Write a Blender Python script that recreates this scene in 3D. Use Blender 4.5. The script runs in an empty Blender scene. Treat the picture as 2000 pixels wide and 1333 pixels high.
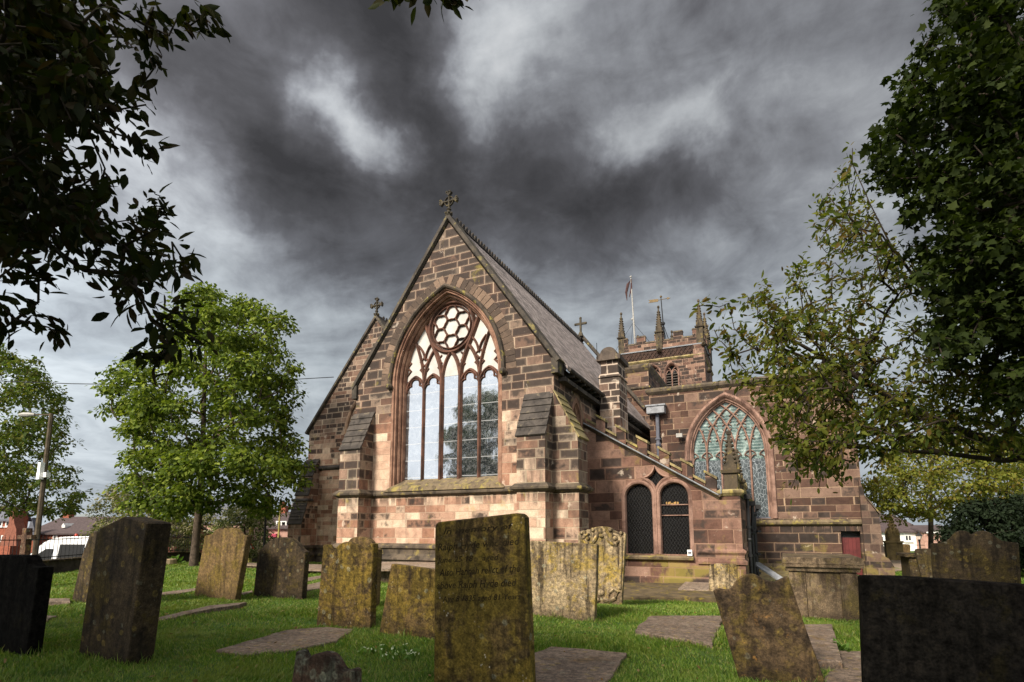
import bpy, bmesh, math, random
import numpy as np
from mathutils import Vector, Matrix, geometry

random.seed(7)
rng = np.random.default_rng(7)
S = bpy.context.scene
COL = S.collection

# ------------------------------------------------------------------ camera
CF, CPY, CTH, CPSI, CH = 1081.16, 885.83, math.radians(7.919), math.radians(25.621), 1.5
cd = bpy.data.cameras.new('camera'); cam = bpy.data.objects.new('camera', cd); COL.objects.link(cam)
cam.location = (0, 0, CH); cam.rotation_euler = (math.pi / 2 + CTH, 0, CPSI)
cd.sensor_width = 36; cd.lens = CF / 2000 * 36; cd.shift_y = (CPY - 666.5) / 2000
cd.clip_start = .05; cd.clip_end = 3000
S.camera = cam

# photograph measurements -> metres (used to survey where things stand)
cR = np.array([math.cos(CPSI), math.sin(CPSI), 0]); cF0 = np.array([-math.sin(CPSI), math.cos(CPSI), 0])
cF = cF0 * math.cos(CTH) + np.array([0, 0, math.sin(CTH)]); cU = -cF0 * math.sin(CTH) + np.array([0, 0, math.cos(CTH)])
CC = np.array([0, 0, CH])
def ray(x, y): return cF + cR * (x - 1000) / CF - cU * (y - CPY) / CF
def aY(x, y, Y): r = ray(x, y); return CC + r * (Y / r[1])
def aX(x, y, X): r = ray(x, y); return CC + r * (X / r[0])
def aZ(x, y, z=0): r = ray(x, y); return CC + r * ((z - CH) / r[2])
def aD(x, y, d): r = ray(x, y); return CC + r * (d / (r @ cF0))
def ss(a, b, x):
    t = np.clip((x - a) / (b - a), 0, 1); return t * t * (3 - 2 * t)
def gz(x, y):
    return (-.33 * ss(-10, -4, x) * ss(9, 16, y) - .55 * ss(16, 26, y) * ss(-19, -26, x)
            + .03 * np.sin(x * .9 + 1) * np.cos(y * .7) + .015 * np.sin(x * 2.3 + y * 1.9))
def aG(x, y):
    z = 0.
    for _ in range(12):
        p = aZ(x, y, z); z = float(gz(p[0], p[1]))
    return p

# ------------------------------------------------------------------ sky, sun, exposure
SUN = np.array([-.20, -.78, .58]); SUN = SUN / np.linalg.norm(SUN)
S.view_settings.view_transform = 'Standard'; S.view_settings.look = 'None'
S.view_settings.exposure = 0.75; S.view_settings.gamma = 1
sl = bpy.data.lights.new('sun', 'SUN'); sun = bpy.data.objects.new('sun', sl); COL.objects.link(sun)
sl.energy = 4.0; sl.angle = math.radians(14); sl.color = (1, .9, .76)
sun.location = (-20, -30, 40)
sun.rotation_euler = Vector(SUN).to_track_quat('Z', 'Y').to_euler()

class NT:
    """tiny node-tree writer"""
    def __init__(s, nt): s.nt = nt
    def n(s, t, ins=None, **kw):
        nd = s.nt.nodes.new(t)
        for k, v in kw.items(): setattr(nd, k, v)
        for k, v in (ins or {}).items():
            if isinstance(v, bpy.types.NodeSocket): s.nt.links.new(v, nd.inputs[k])
            else: nd.inputs[k].default_value = v
        return nd
    def m(s, op, a, b=None, c=None, clamp=False):
        nd = s.nt.nodes.new('ShaderNodeMath'); nd.operation = op; nd.use_clamp = clamp
        for i, v in enumerate((a, b, c)):
            if v is None: continue
            if isinstance(v, bpy.types.NodeSocket): s.nt.links.new(v, nd.inputs[i])
            else: nd.inputs[i].default_value = v
        return nd.outputs[0]
    def vm(s, op, a, b=None):
        nd = s.nt.nodes.new('ShaderNodeVectorMath'); nd.operation = op
        for i, v in enumerate((a, b)):
            if v is None: continue
            if isinstance(v, bpy.types.NodeSocket): s.nt.links.new(v, nd.inputs[i])
            else: nd.inputs[i].default_value = v
        return nd
    def mix(s, f, a, b, mode='MIX'):
        nd = s.nt.nodes.new('ShaderNodeMix'); nd.data_type = 'RGBA'; nd.blend_type = mode
        for k, v in ((0, f), (6, a), (7, b)):
            if isinstance(v, bpy.types.NodeSocket): s.nt.links.new(v, nd.inputs[k])
            elif k == 0: nd.inputs[0].default_value = v
            else: nd.inputs[k].default_value = (*v, 1) if len(v) == 3 else v
        return nd.outputs[2]
    def smooth(s, x, a, b, lo=0., hi=1.):
        nd = s.nt.nodes.new('ShaderNodeMapRange'); nd.interpolation_type = 'SMOOTHSTEP'
        s.nt.links.new(x, nd.inputs[0])
        for i, v in zip((1, 2, 3, 4), (a, b, lo, hi)): nd.inputs[i].default_value = v
        return nd.outputs[0]
    def ramp(s, x, stops, interp='LINEAR'):
        nd = s.nt.nodes.new('ShaderNodeValToRGB'); nd.color_ramp.interpolation = interp
        el = nd.color_ramp.elements
        while len(el) < len(stops): el.new(.5)
        for e, (p, c) in zip(el, stops): e.position = p; e.color = (*c, 1)
        s.nt.links.new(x, nd.inputs[0]); return nd.outputs[0]
    def noise(s, vec, scale, detail=4, rough=.55, dist=0., out=0):
        nd = s.n('ShaderNodeTexNoise', {'Vector': vec, 'Scale': scale, 'Detail': detail, 'Roughness': rough, 'Distortion': dist})
        return nd.outputs[out]
    def xyz(s, vec): return s.n('ShaderNodeSeparateXYZ', {0: vec}).outputs
    def cxyz(s, x, y, z): return s.n('ShaderNodeCombineXYZ', {0: x, 1: y, 2: z}).outputs[0]

W = bpy.data.worlds.new('World'); S.world = W; W.use_nodes = True
W.node_tree.nodes.clear(); w = NT(W.node_tree)
d = w.n('ShaderNodeTexCoord').outputs['Generated']
dx, dy, dz = w.xyz(d)
den = w.m('ADD', w.m('MAXIMUM', dz, 0.), .22)
cp = w.cxyz(w.m('DIVIDE', dx, den), w.m('DIVIDE', dy, den), 0.)
wob = w.noise(cp, 1.6, 3, .5, 0, 1)
cpw = w.vm('ADD', cp, w.vm('SCALE', w.vm('SUBTRACT', wob, (.5, .5, .5)).outputs[0]).outputs[0])
cpw.inputs[1].links[0].from_node.inputs['Scale'].default_value = .55
cpw = cpw.outputs[0]
n1 = w.noise(cpw, 1.5, 9, .56, .25)
n2 = w.noise(cpw, 4.2, 8, .6, .3)
dist = w.noise(d, 3.5, 6, .6, 0, 1)
dd = w.n('ShaderNodeVectorMath', {0: w.vm('ADD', d, w.vm('MULTIPLY', w.vm('SUBTRACT', dist, (.5, .5, .5)).outputs[0], (.3, .3, .3)).outputs[0]).outputs[0]}, operation='NORMALIZE').outputs[0]
# where the photographed cloud deck is thin (bright) and thick (dark): sky directions
blobs = [(700, 228, .040, .58), (755, 265, .035, .48), (650, 185, .035, .34), (690, 215, .075, .22), (1040, 55, .05, .42), (940, 115, .045, .38), (1000, 20, .05, .25), (1150, 20, .06, .22), (1235, 240, .045, .56),
         (1330, 215, .035, .46), (1205, 290, .035, .36), (1480, 195, .045, .28), (330, 330, .07, .36), (250, 290, .08, .25), (420, 300, .04, .26), (1720, 230, .08, .22), (1425, 480, .03, .30), (430, 440, .05, .2), (1600, 320, .08, .15),
         (470, 70, .16, -.34), (640, 40, .11, -.26), (360, 190, .09, -.26), (820, 200, .07, -.30), (480, 375, .055, -.46), (620, 385, .08, -.34), (860, 330, .08, -.16), (980, 350, .08, -.12), (1090, 330, .08, -.14),
         (1080, 440, .08, -.30), (1310, 405, .09, -.40), (1190, 430, .06, -.1), (1450, 440, .06, -.22), (800, 60, .08, -.28), (1450, 60, .12, -.06), (760, 460, .07, -.16), (640, 300, .05, -.12)]
bil = w.noise(cpw, 2.6, 8, .58, .15); bil = w.m('SUBTRACT', 1., w.m('ABSOLUTE', w.m('MULTIPLY', w.m('SUBTRACT', bil, .5), 3.2)))
n3 = w.noise(d, 9., 7, .62, .4)
acc = w.m('ADD', w.m('MULTIPLY', w.m('SUBTRACT', n3, .5), .65), w.m('MULTIPLY', w.m('SUBTRACT', bil, .62), .34))
acc = w.m('ADD', acc, w.m('MULTIPLY', w.m('SUBTRACT', n1, .5), 1.0))
acc = w.m('ADD', acc, w.m('MULTIPLY', w.m('SUBTRACT', n2, .5), .95))
for (bx, by, sg, am) in blobs:
    r = ray(bx, by); r = r / np.linalg.norm(r)
    dt = w.vm('DOT_PRODUCT', dd, tuple(float(q) for q in r)).outputs[1]
    e = w.m('EXPONENT', w.m('MULTIPLY', w.m('SUBTRACT', dt, 1.), 1. / (sg * sg)))
    acc = w.m('ADD', acc, w.m('MULTIPLY', e, am))
elev = w.smooth(dz, .25, .58)
acc = w.m('ADD', acc, w.m('MULTIPLY', w.m('SUBTRACT', 1., elev), .66))
tt = w.m('ADD', w.m('MULTIPLY', acc, .58), .43, clamp=True)
cl = w.ramp(tt, [(0., (.022, .022, .024)), (.20, (.042, .042, .046)), (.40, (.073, .074, .082)), (.60, (.150, .156, .170)), (.8, (.260, .272, .286)), (1., (.36, .37, .38))])
cl = w.mix(w.m('MULTIPLY', w.m('SUBTRACT', 1., elev), .6), cl, w.mix(1., cl, (.90, 1.0, 1.06), 'MULTIPLY'))
sky = w.n('ShaderNodeTexSky', sky_type='NISHITA', sun_disc=False, sun_elevation=math.asin(SUN[2]), sun_rotation=math.atan2(SUN[0], SUN[1]))
blue = w.vm('SCALE', sky.outputs[0]); blue.inputs['Scale'].default_value = .06
gap = w.smooth(w.noise(cpw, 2.3, 6, .55, .2), .60, .74)
gap = w.m('MULTIPLY', gap, w.smooth(tt, .40, .62))
cl = w.mix(w.m('MULTIPLY', gap, .55), cl, blue.outputs[0])
# the cloud is thin and bright on the sunlit side of the sky, behind the photographer
bk = w.vm('DOT_PRODUCT', d, (float(SUN[0]), float(SUN[1]), .32)).outputs[1]
bright = w.smooth(bk, -.35, .65, 1., 3.2)
cl2 = w.vm('SCALE', cl); W.node_tree.links.new(bright, cl2.inputs['Scale'])
lift = w.mix(w.smooth(bk, -.1, .6), cl2.outputs[0], (.92, .90, .87))
final = w.mix(w.smooth(bk, .0, .7, 0., .75), cl2.outputs[0], lift)
bg = w.n('ShaderNodeBackground', {'Color': final, 'Strength': 1.0})
wo = w.n('ShaderNodeOutputWorld', {'Surface': bg.outputs[0]})

# ------------------------------------------------------------------ materials
MATS = {}
def mat(name):
    m = bpy.data.materials.new(name); m.use_nodes = True; m.node_tree.nodes.clear()
    MATS[name] = m; return m, NT(m.node_tree)
def finish(t, col, rough=.85, bump=None, bdist=.02, bstr=.6, spec=.3, metal=0., extra=None):
    ins = {'Base Color': col if isinstance(col, bpy.types.NodeSocket) else (*col, 1), 'Roughness': rough, 'Metallic': metal, 'Specular IOR Level': spec}
    if bump is not None:
        b = t.n('ShaderNodeBump', {'Height': bump, 'Strength': bstr, 'Distance': bdist}); ins['Normal'] = b.outputs[0]
    p = t.n('ShaderNodeBsdfPrincipled', ins)
    t.n('ShaderNodeOutputMaterial', {'Surface': p.outputs[0]})
    return p

def ashlar(name, h=.31, bw=.62, seed=0., pal=None, soot=None, mortar=(.50, .38, .27), sootcol=(.020, .015, .013), moss=.0, msz=.010, stain=.5, streakz=None, wash=.0):
    m, t = mat(name)
    g = t.n('ShaderNodeNewGeometry'); P = t.n('ShaderNodeTexCoord').outputs['Object']
    nx, ny, nz = t.xyz(g.outputs['True Normal']); px, py, pz = t.xyz(P)
    side = t.m('GREATER_THAN', t.m('ABSOLUTE', nx), t.m('ABSOLUTE', ny))
    u0 = t.m('ADD', t.m('MULTIPLY', side, t.m('SUBTRACT', py, px)), px)
    wn = t.noise(P, 2.2, 2); wn = t.m('MULTIPLY', t.m('SUBTRACT', wn, .5), .02)
    v = t.m('ADD', t.m('ADD', pz, wn), t.m('MULTIPLY', t.m('SINE', t.m('MULTIPLY', pz, 2.9)), .085))
    u = t.m('ADD', u0, wn)
    vh = t.m('DIVIDE', v, h); row = t.m('FLOOR', vh); fv = t.m('SUBTRACT', vh, row)
    rr = t.n('ShaderNodeTexWhiteNoise', {'W': t.m('ADD', row, seed + .37)}, noise_dimensions='1D')
    r1, r2, r3 = t.xyz(rr.outputs['Color'])
    up = t.m('DIVIDE', t.m('ADD', u, t.m('MULTIPLY', r1, 9.)), t.m('MULTIPLY', t.m('ADD', t.m('MULTIPLY', r2, .7), .65), bw))
    up = t.m('ADD', up, t.m('MULTIPLY', t.m('SINE', t.m('ADD', t.m('MULTIPLY', up, 2.1), t.m('MULTIPLY', r3, 6.3))), .3))
    idx = t.m('FLOOR', up); fu = t.m('SUBTRACT', up, idx)
    br = t.n('ShaderNodeTexWhiteNoise', {'Vector': t.cxyz(row, idx, t.m('ADD', t.m('MULTIPLY', side, 3.), seed))}, noise_dimensions='3D')
    a, b, c = t.xyz(br.outputs['Color'])
    du = t.m('MULTIPLY', t.m('MINIMUM', fu, t.m('SUBTRACT', 1., fu)), bw * .85)
    dv = t.m('MULTIPLY', t.m('MINIMUM', fv, t.m('SUBTRACT', 1., fv)), h)
    dm = t.m('MINIMUM', du, dv)
    fine = t.noise(P, 26., 5, .65); mid = t.noise(P, 3.1, 6, .6, .3); big = t.noise(P, .55, 4, .55)
    joint = t.smooth(t.m('ADD', dm, t.m('MULTIPLY', t.m('SUBTRACT', fine, .5), .012)), msz * .45, msz * 1.3, 1., 0.)
    pal = pal or [(0., (.20, .10, .066)), (.22, (.36, .19, .125)), (.45, (.50, .315, .225)), (.7, (.62, .45, .33)), (1., (.76, .61, .46))]
    colr = t.ramp(t.m('ADD', t.m('MULTIPLY', a, .8), t.m('MULTIPLY', mid, .22)), pal)
    colr = t.mix(.5, colr, t.ramp(fine, [(.3, (.42, .40, .38)), (.7, (1.12, 1.12, 1.12))]), 'MULTIPLY')
    colr = t.mix(.55, colr, t.ramp(mid, [(.3, (.45, .42, .42)), (.52, (.95, .95, .95)), (.72, (1.28, 1.24, 1.2))]), 'MULTIPLY')
    # soot: whole dark stones, fading to their edges, plus washed patches
    lo, hi, base, top = soot or (0., 1., .2, .2)
    zf = t.smooth(pz, lo, hi, base, top)
    zf = t.m('ADD', zf, t.m('MULTIPLY', t.m('SUBTRACT', big, .5), 1.1))
    sblock = t.m('SUBTRACT', t.m('ADD', zf, t.m('MULTIPLY', t.m('SUBTRACT', mid, .5), .9)), b)
    sb = t.smooth(sblock, -.08, .16)
    edge = t.smooth(dm, .004, .07, .45, 1.)
    colr = t.mix(t.m('MULTIPLY', t.m('MULTIPLY', sb, edge), .93), colr, t.mix(t.smooth(mid, .35, .75), sootcol, tuple(q * 2.3 for q in sootcol)))
    if wash:
        wf = t.noise(t.vm('MULTIPLY', P, (1., 1., .7)).outputs[0], .95, 6, .62, .6)
        colr = t.mix(t.m('MULTIPLY', t.smooth(t.m('ADD', wf, t.m('MULTIPLY', t.smooth(pz, lo, hi), .30)), .54, .74), wash), colr, (.040, .030, .026))
    smear = t.noise(t.vm('MULTIPLY', P, (2.2, 2.2, .55)).outputs[0], 1.6, 5, .6)
    colr = t.mix(t.m('MULTIPLY', t.smooth(smear, .56, .72), stain), colr, (.055, .038, .030))
    for (z1, ln) in (streakz or ()):
        f = t.m('MULTIPLY', t.smooth(pz, z1 - ln, z1), t.m('LESS_THAN', pz, z1 + .02))
        sn = t.noise(t.vm('MULTIPLY', P, (5., 5., .5)).outputs[0], 1.3, 4, .6)
        colr = t.mix(t.m('MULTIPLY', t.m('MULTIPLY', f, t.smooth(sn, .42, .54)), .9), colr, (.032, .024, .020))
    lw = t.noise(P, 1.9, 5, .6, .4)
    colr = t.mix(t.m('MULTIPLY', t.smooth(lw, .62, .70), .55), colr, (.62, .52, .42))
    if moss:
        mo = t.noise(P, 1.2, 6, .65, .3)
        mz = t.smooth(pz, -.2, 1.6, .16, 0.)
        colr = t.mix(t.m('MULTIPLY', t.smooth(t.m('ADD', mo, mz), .60, .72), moss), colr, (.30, .24, .05))
    colr = t.mix(t.m('MULTIPLY', joint, .85), colr, t.mix(t.smooth(big, .3, .7), mortar, tuple(q * .7 for q in mortar)))
    hgt = t.m('ADD', t.m('SUBTRACT', t.m('MULTIPLY', fine, .35), t.m('MULTIPLY', joint, .55)), t.m('MULTIPLY', c, .25))
    finish(t, colr, .9, t.m('ADD', hgt, t.m('MULTIPLY', mid, .5)), .022, .8)
    return m

ashlar('chancel_stone', .30, .68, 1., soot=(3.2, 7.4, .10, 1.02), mortar=(.54, .405, .29), msz=.0085, moss=.5, streakz=[(2.76, .55)], stain=.4, wash=.6)
ashlar('aisle_stone', .24, .50, 5., soot=(3.5, 8., .14, .60), mortar=(.55, .44, .33), moss=.3, stain=.4, wash=.6)
ashlar('buttress_stone', .30, .5, 9., soot=(1., 5., .15, .55), mortar=(.46, .38, .27), moss=.6, streakz=[(2.74, .5)], stain=.5, wash=.6)
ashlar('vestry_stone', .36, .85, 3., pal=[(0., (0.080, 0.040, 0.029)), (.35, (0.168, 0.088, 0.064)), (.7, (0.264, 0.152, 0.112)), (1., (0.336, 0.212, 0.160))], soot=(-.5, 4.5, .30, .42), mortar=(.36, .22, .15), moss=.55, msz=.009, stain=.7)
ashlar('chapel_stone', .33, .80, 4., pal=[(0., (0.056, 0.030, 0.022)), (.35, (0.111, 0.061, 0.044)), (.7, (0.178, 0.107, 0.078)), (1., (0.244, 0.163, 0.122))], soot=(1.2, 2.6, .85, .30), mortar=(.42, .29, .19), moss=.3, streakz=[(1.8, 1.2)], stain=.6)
ashlar('tower_stone', .34, .7, 6., pal=[(0., (.09, .048, .036)), (.4, (.17, .095, .07)), (.8, (.27, .165, .12)), (1., (.36, .25, .18))], soot=(10., 20., .35, .60), mortar=(.40, .28, .20), stain=.5)
ashlar('chimney_stone', .30, .5, 8., soot=(4., 8., .35, .75), mortar=(.62, .50, .40), msz=.022, stain=.5, wash=.7)
ashlar('dark_buttress_stone', .33, .6, 12., pal=[(0., (.06, .038, .03)), (.5, (.13, .08, .06)), (1., (.22, .15, .11))], soot=(0., 4., .6, .5), mortar=(.24, .17, .12), moss=.4, stain=.6)

def dressed(name, base, dark, lich=None, la=.5, sc=1., bstr=.5):
    m, t = mat(name); P = t.n('ShaderNodeTexCoord').outputs['Object']
    a = t.noise(P, 2.3 * sc, 6, .62, .3); f = t.noise(P, 30 * sc, 5, .65)
    st = t.noise(t.vm('MULTIPLY', P, (3., 3., .5)).outputs[0], 1.6 * sc, 5, .6)
    c = t.mix(t.smooth(a, .36, .70), base, dark)
    c = t.mix(t.m('MULTIPLY', t.smooth(st, .52, .68), .7), c, tuple(q * .35 for q in dark))
    if lich: c = t.mix(t.m('MULTIPLY', t.smooth(t.noise(P, 3.4 * sc, 6, .66, .4), .60 - la * .2, .72 - la * .2), .85), c, lich)
    c = t.mix(.5, c, t.ramp(f, [(.25, (.45, .45, .45)), (.75, (1.15, 1.15, 1.15))]), 'MULTIPLY')
    finish(t, c, .9, t.m('ADD', f, a), .012, bstr)
    return m
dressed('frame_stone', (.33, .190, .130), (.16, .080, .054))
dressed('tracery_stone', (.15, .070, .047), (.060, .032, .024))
dressed('hood_stone', (.10, .075, .055), (.045, .036, .028), (.30, .25, .06), .25)
dressed('voussoir_stone', (.33, .22, .15), (.10, .065, .045), (.34, .28, .12), .1)
dressed('coping_stone', (.085, .07, .055), (.04, .035, .03), (.24, .20, .07), .25)
dressed('string_stone', (.13, .10, .07), (.05, .04, .032), (.28, .22, .07), .22)
dressed('sill_stone', (.20, .15, .09), (.085, .065, .042), (.30, .24, .07), .42)
dressed('slate_slab', (.085, .072, .062), (.036, .031, .028), (.20, .165, .11), .1)
dressed('mossy_slab', (.36, .29, .14), (.14, .11, .06), (.42, .34, .10), .35)
def voussoirs():
    m, t = mat('voussoir_blocks'); P = t.n('ShaderNodeTexCoord').outputs['Object']; g = t.n('ShaderNodeNewGeometry').outputs['Random Per Island']
    a = t.noise(P, 3., 6, .62, .3); f = t.noise(P, 30, 5, .65)
    c = t.ramp(t.m('ADD', t.m('MULTIPLY', g, .42), t.m('MULTIPLY', a, .42)), [(0., (.035, .026, .022)), (.35, (.085, .060, .045)), (.6, (.20, .135, .095)), (.85, (.36, .25, .18)), (1., (.50, .37, .27))])
    c = t.mix(.5, c, t.ramp(f, [(.3, (.45, .45, .45)), (.7, (1.2, 1.2, 1.2))]), 'MULTIPLY'); finish(t, c, .9, t.m('ADD', f, a), .012, .6)
voussoirs()
dressed('pink_stone', (.35, .215, .165), (.16, .09, .068))
dressed('cross_stone', (.075, .062, .042), (.035, .03, .022), (.19, .15, .05), .25)
dressed('pinnacle_stone', (.095, .072, .046), (.040, .033, .024), (.22, .17, .05), .2)
dressed('frieze_stone', (.070, .040, .030), (.030, .020, .017))
dressed('monument_stone', (.30, .22, .10), (.14, .10, .05), (.34, .26, .07), .3)
dressed('chimney_cap_stone', (.13, .10, .08), (.06, .048, .04), (.30, .24, .12), .1)
dressed('mossy_kerb', (.15, .11, .06), (.07, .052, .03), (.28, .21, .03), .3)

def gravemat(name, base, dark, moss, ma, white=.5, orange=0., bands=True, streak=.6, spec=.2, k=.8, ros=.5):
    m, t = mat(name); P = t.n('ShaderNodeTexCoord').outputs['Object']
    px, py, pz = t.xyz(P); oi = t.n('ShaderNodeObjectInfo').outputs['Random']
    P2 = t.vm('ADD', P, t.cxyz(t.m('MULTIPLY', oi, 37.), t.m('MULTIPLY', oi, 11.), 0.)).outputs[0]
    a = t.noise(P2, 2.8, 7, .65, .4); f = t.noise(P2, 55, 5, .7); f2 = t.noise(P2, 16, 6, .7)
    st = t.noise(t.vm('MULTIPLY', P2, (7., 7., .8)).outputs[0], 1.3, 6, .62)
    c = t.mix(t.smooth(a, .40, .66), base, dark)
    c = t.mix(t.m('MULTIPLY', t.smooth(t.m('ADD', t.noise(P2, 2.1, 7, .7, .5), t.m('MULTIPLY', f2, .25)), .74 - ma * .32, .86 - ma * .30), .9), c, t.mix(f2, moss, tuple(q * .5 for q in moss)))
    c = t.mix(t.m('MULTIPLY', t.smooth(st, .50, .64), streak), c, tuple(q * .30 for q in dark))
    foot_dark = t.m('MULTIPLY', t.smooth(t.m('ADD', pz, t.m('MULTIPLY', t.m('SUBTRACT', a, .5), .4)), .0, .3, 1., 0.), .65)  # darker tone towards the foot of the stone, uneven edge
    c = t.mix(foot_dark, c, tuple(q * .6 for q in dark))
    if white:
        vo = t.n('ShaderNodeTexVoronoi', {'Vector': t.vm('MULTIPLY', P2, (1., 1., .75)).outputs[0], 'Scale': 26., 'Randomness': 1.}).outputs['Distance']
        wz = t.smooth(t.noise(P2, 2.6, 4, .6), .50, .66)
        wm = t.m('MULTIPLY', t.smooth(t.m('ADD', vo, t.m('MULTIPLY', f, .22)), .24, .32, 1., 0.), wz)
        c = t.mix(t.m('MULTIPLY', wm, white), c, (.50, .46, .40))
    if orange:
        c = t.mix(t.m('MULTIPLY', t.smooth(t.noise(P2, 6., 6, .7, .4), .60, .68), orange), c, (.34, .17, .04))
    gzc = t.xyz(t.n('ShaderNodeTexCoord').outputs['Generated'])[2]
    tp = t.noise(t.vm('MULTIPLY', P2, (9., 9., .9)).outputs[0], 1., 5, .6)
    c = t.mix(t.m('MULTIPLY', t.m('MULTIPLY', t.smooth(gzc, .45, 1.), t.smooth(tp, .44, .60)), streak), c, tuple(q * .35 for q in dark))
    if ros:
        rv = t.n('ShaderNodeTexVoronoi', {'Vector': t.vm('ADD', P2, t.vm('SCALE', t.noise(P2, 14., 3, .6, 0, 1)).outputs[0]).outputs[0], 'Scale': 9.})
        rv.inputs['Vector'].links[0].from_node.inputs[1].links[0].from_node.inputs['Scale'].default_value = .05
        pick, hue, _ = t.xyz(rv.outputs['Color'])
        rm = t.m('MULTIPLY', t.smooth(rv.outputs['Distance'], .28, .38, 1., 0.), t.smooth(pick, .62, .66))
        ring = t.smooth(rv.outputs['Distance'], .10, .30, .55, 1.)
        c = t.mix(t.m('MULTIPLY', t.m('MULTIPLY', rm, ring), ros), c, t.mix(t.smooth(hue, .45, .55), (.26, .27, .20), (.30, .22, .05)))
    hgt = t.m('ADD', t.m('MULTIPLY', f, .4), t.m('ADD', f2, t.m('MULTIPLY', a, .8)))
    if bands:   # weathered, no longer legible rows of cutting
        rz = t.m('FRACT', t.m('MULTIPLY', pz, 9.5)); inrow = t.m('MULTIPLY', t.smooth(rz, .22, .34), t.smooth(rz, .62, .74, 1., 0.))
        gl = t.noise(t.vm('MULTIPLY', P2, (1., 1., .4)).outputs[0], 62., 2, .5)
        cut = t.m('MULTIPLY', t.m('MULTIPLY', inrow, t.smooth(gl, .50, .58)), t.m('MULTIPLY', t.smooth(pz, .5, .6), t.smooth(t.noise(P2, 2.2, 2), .42, .55)))
        hgt = t.m('SUBTRACT', hgt, t.m('MULTIPLY', cut, .5))
    c = t.mix(k, c, t.ramp(f2, [(.36, (.26, .24, .22)), (.5, (.95, .95, .95)), (.64, (1.75, 1.65, 1.5))]), 'MULTIPLY')
    c = t.mix(.6, c, t.ramp(f, [(.36, (.32, .32, .32)), (.64, (1.5, 1.5, 1.5))]), 'MULTIPLY')
    finish(t, c, .92, hgt, .012, .9, spec)
    return m
gravemat('olive_gravestone', (.175, .115, .045), (.070, .048, .026), (.235, .165, .030), .62, .55)
gravemat('speckled_gravestone', (.165, .11, .040), (.065, .045, .024), (.215, .155, .028), .66, .85, bands=False)
gravemat('pale_gravestone', (.36, .28, .17), (.15, .11, .07), (.36, .26, .06), .42, .75, bands=False, streak=.85)
gravemat('tan_gravestone', (.19, .125, .055), (.115, .075, .036), (.19, .135, .032), .4, .15, streak=.6, k=.5, ros=.25)
gravemat('dark_gravestone', (.066, .047, .026), (.030, .022, .014), (.082, .060, .018), .4, .15, k=.6, ros=.25)
gravemat('black_gravestone', (.011, .010, .009), (.007, .0065, .006), (.016, .014, .008), .2, 0., bands=False, spec=.03, ros=0.)
gravemat('rust_gravestone', (.105, .070, .038), (.045, .031, .020), (.135, .098, .026), .45, .1, .6, ros=.2, k=.7)
gravemat('brown_gravestone', (.15, .085, .055), (.08, .045, .03), (.22, .23, .17), .30, .2, bands=False)
gravemat('flaking_gravestone', (.105, .062, .042), (.055, .034, .024), (.20, .215, .16), .46, .2, bands=False, streak=.7, k=.5)
gravemat('ledger_stone', (.36, .28, .22), (.20, .15, .115), (.30, .19, .07), .2, .4, .35, bands=False, streak=.3, k=.6, ros=.4)
gravemat('tomb_stone', (.205, .15, .095), (.09, .064, .042), (.15, .115, .045), .35, .15, bands=False, k=.45, ros=.2)

def leafmat(name, cols, trans=.4, rough=.65):
    m, t = mat(name); g = t.n('ShaderNodeNewGeometry')
    c = t.ramp(g.outputs['Random Per Island'], [(i / (len(cols) - 1), q) for i, q in enumerate(cols)])
    p = t.n('ShaderNodeBsdfPrincipled', {'Base Color': c, 'Roughness': rough, 'Specular IOR Level': .10})
    tr = t.n('ShaderNodeBsdfTranslucent', {'Color': t.mix(1., c, (1.25, 1.35, .55), 'MULTIPLY')})
    mx = t.n('ShaderNodeMixShader', {0: trans, 1: p.outputs[0], 2: tr.outputs[0]})
    t.n('ShaderNodeOutputMaterial', {'Surface': mx.outputs[0]}); return m
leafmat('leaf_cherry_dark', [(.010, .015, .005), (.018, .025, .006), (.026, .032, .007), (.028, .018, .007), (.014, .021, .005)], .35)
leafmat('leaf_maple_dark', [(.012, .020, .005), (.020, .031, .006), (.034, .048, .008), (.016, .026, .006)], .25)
leafmat('leaf_cherry_bronze', [(.035, .052, .012), (.060, .085, .016), (.125, .140, .024), (.12, .078, .022), (.085, .108, .017), (.18, .19, .034)], .45)
leafmat('leaf_lime', [(.040, .062, .012), (.080, .12, .018), (.14, .185, .028), (.23, .27, .045)], .32)
leafmat('leaf_far', [(.05, .082, .02), (.08, .12, .026), (.12, .15, .03), (.13, .125, .03)], .4)
leafmat('leaf_hawthorn', [(.05, .07, .022), (.085, .105, .03), (.12, .13, .045), (.34, .30, .20), (.10, .11, .03)], .35)
leafmat('leaf_blossom', [(.05, .085, .022), (.08, .12, .03), (.55, .50, .32), (.10, .14, .035), (.62, .58, .42)], .35)
leafmat('leaf_gold', [(.09, .11, .022), (.15, .17, .03), (.21, .21, .036), (.17, .12, .03)], .42)
leafmat('leaf_dead', [(.16, .085, .03), (.24, .15, .06), (.10, .06, .03), (.30, .22, .10)], .2)
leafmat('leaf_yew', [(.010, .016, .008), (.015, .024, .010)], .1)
leafmat('leaf_weed', [(.09, .17, .035), (.14, .24, .05)], .4)
leafmat('petal_white', [(.55, .62, .42), (.70, .74, .62)], .4)

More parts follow.
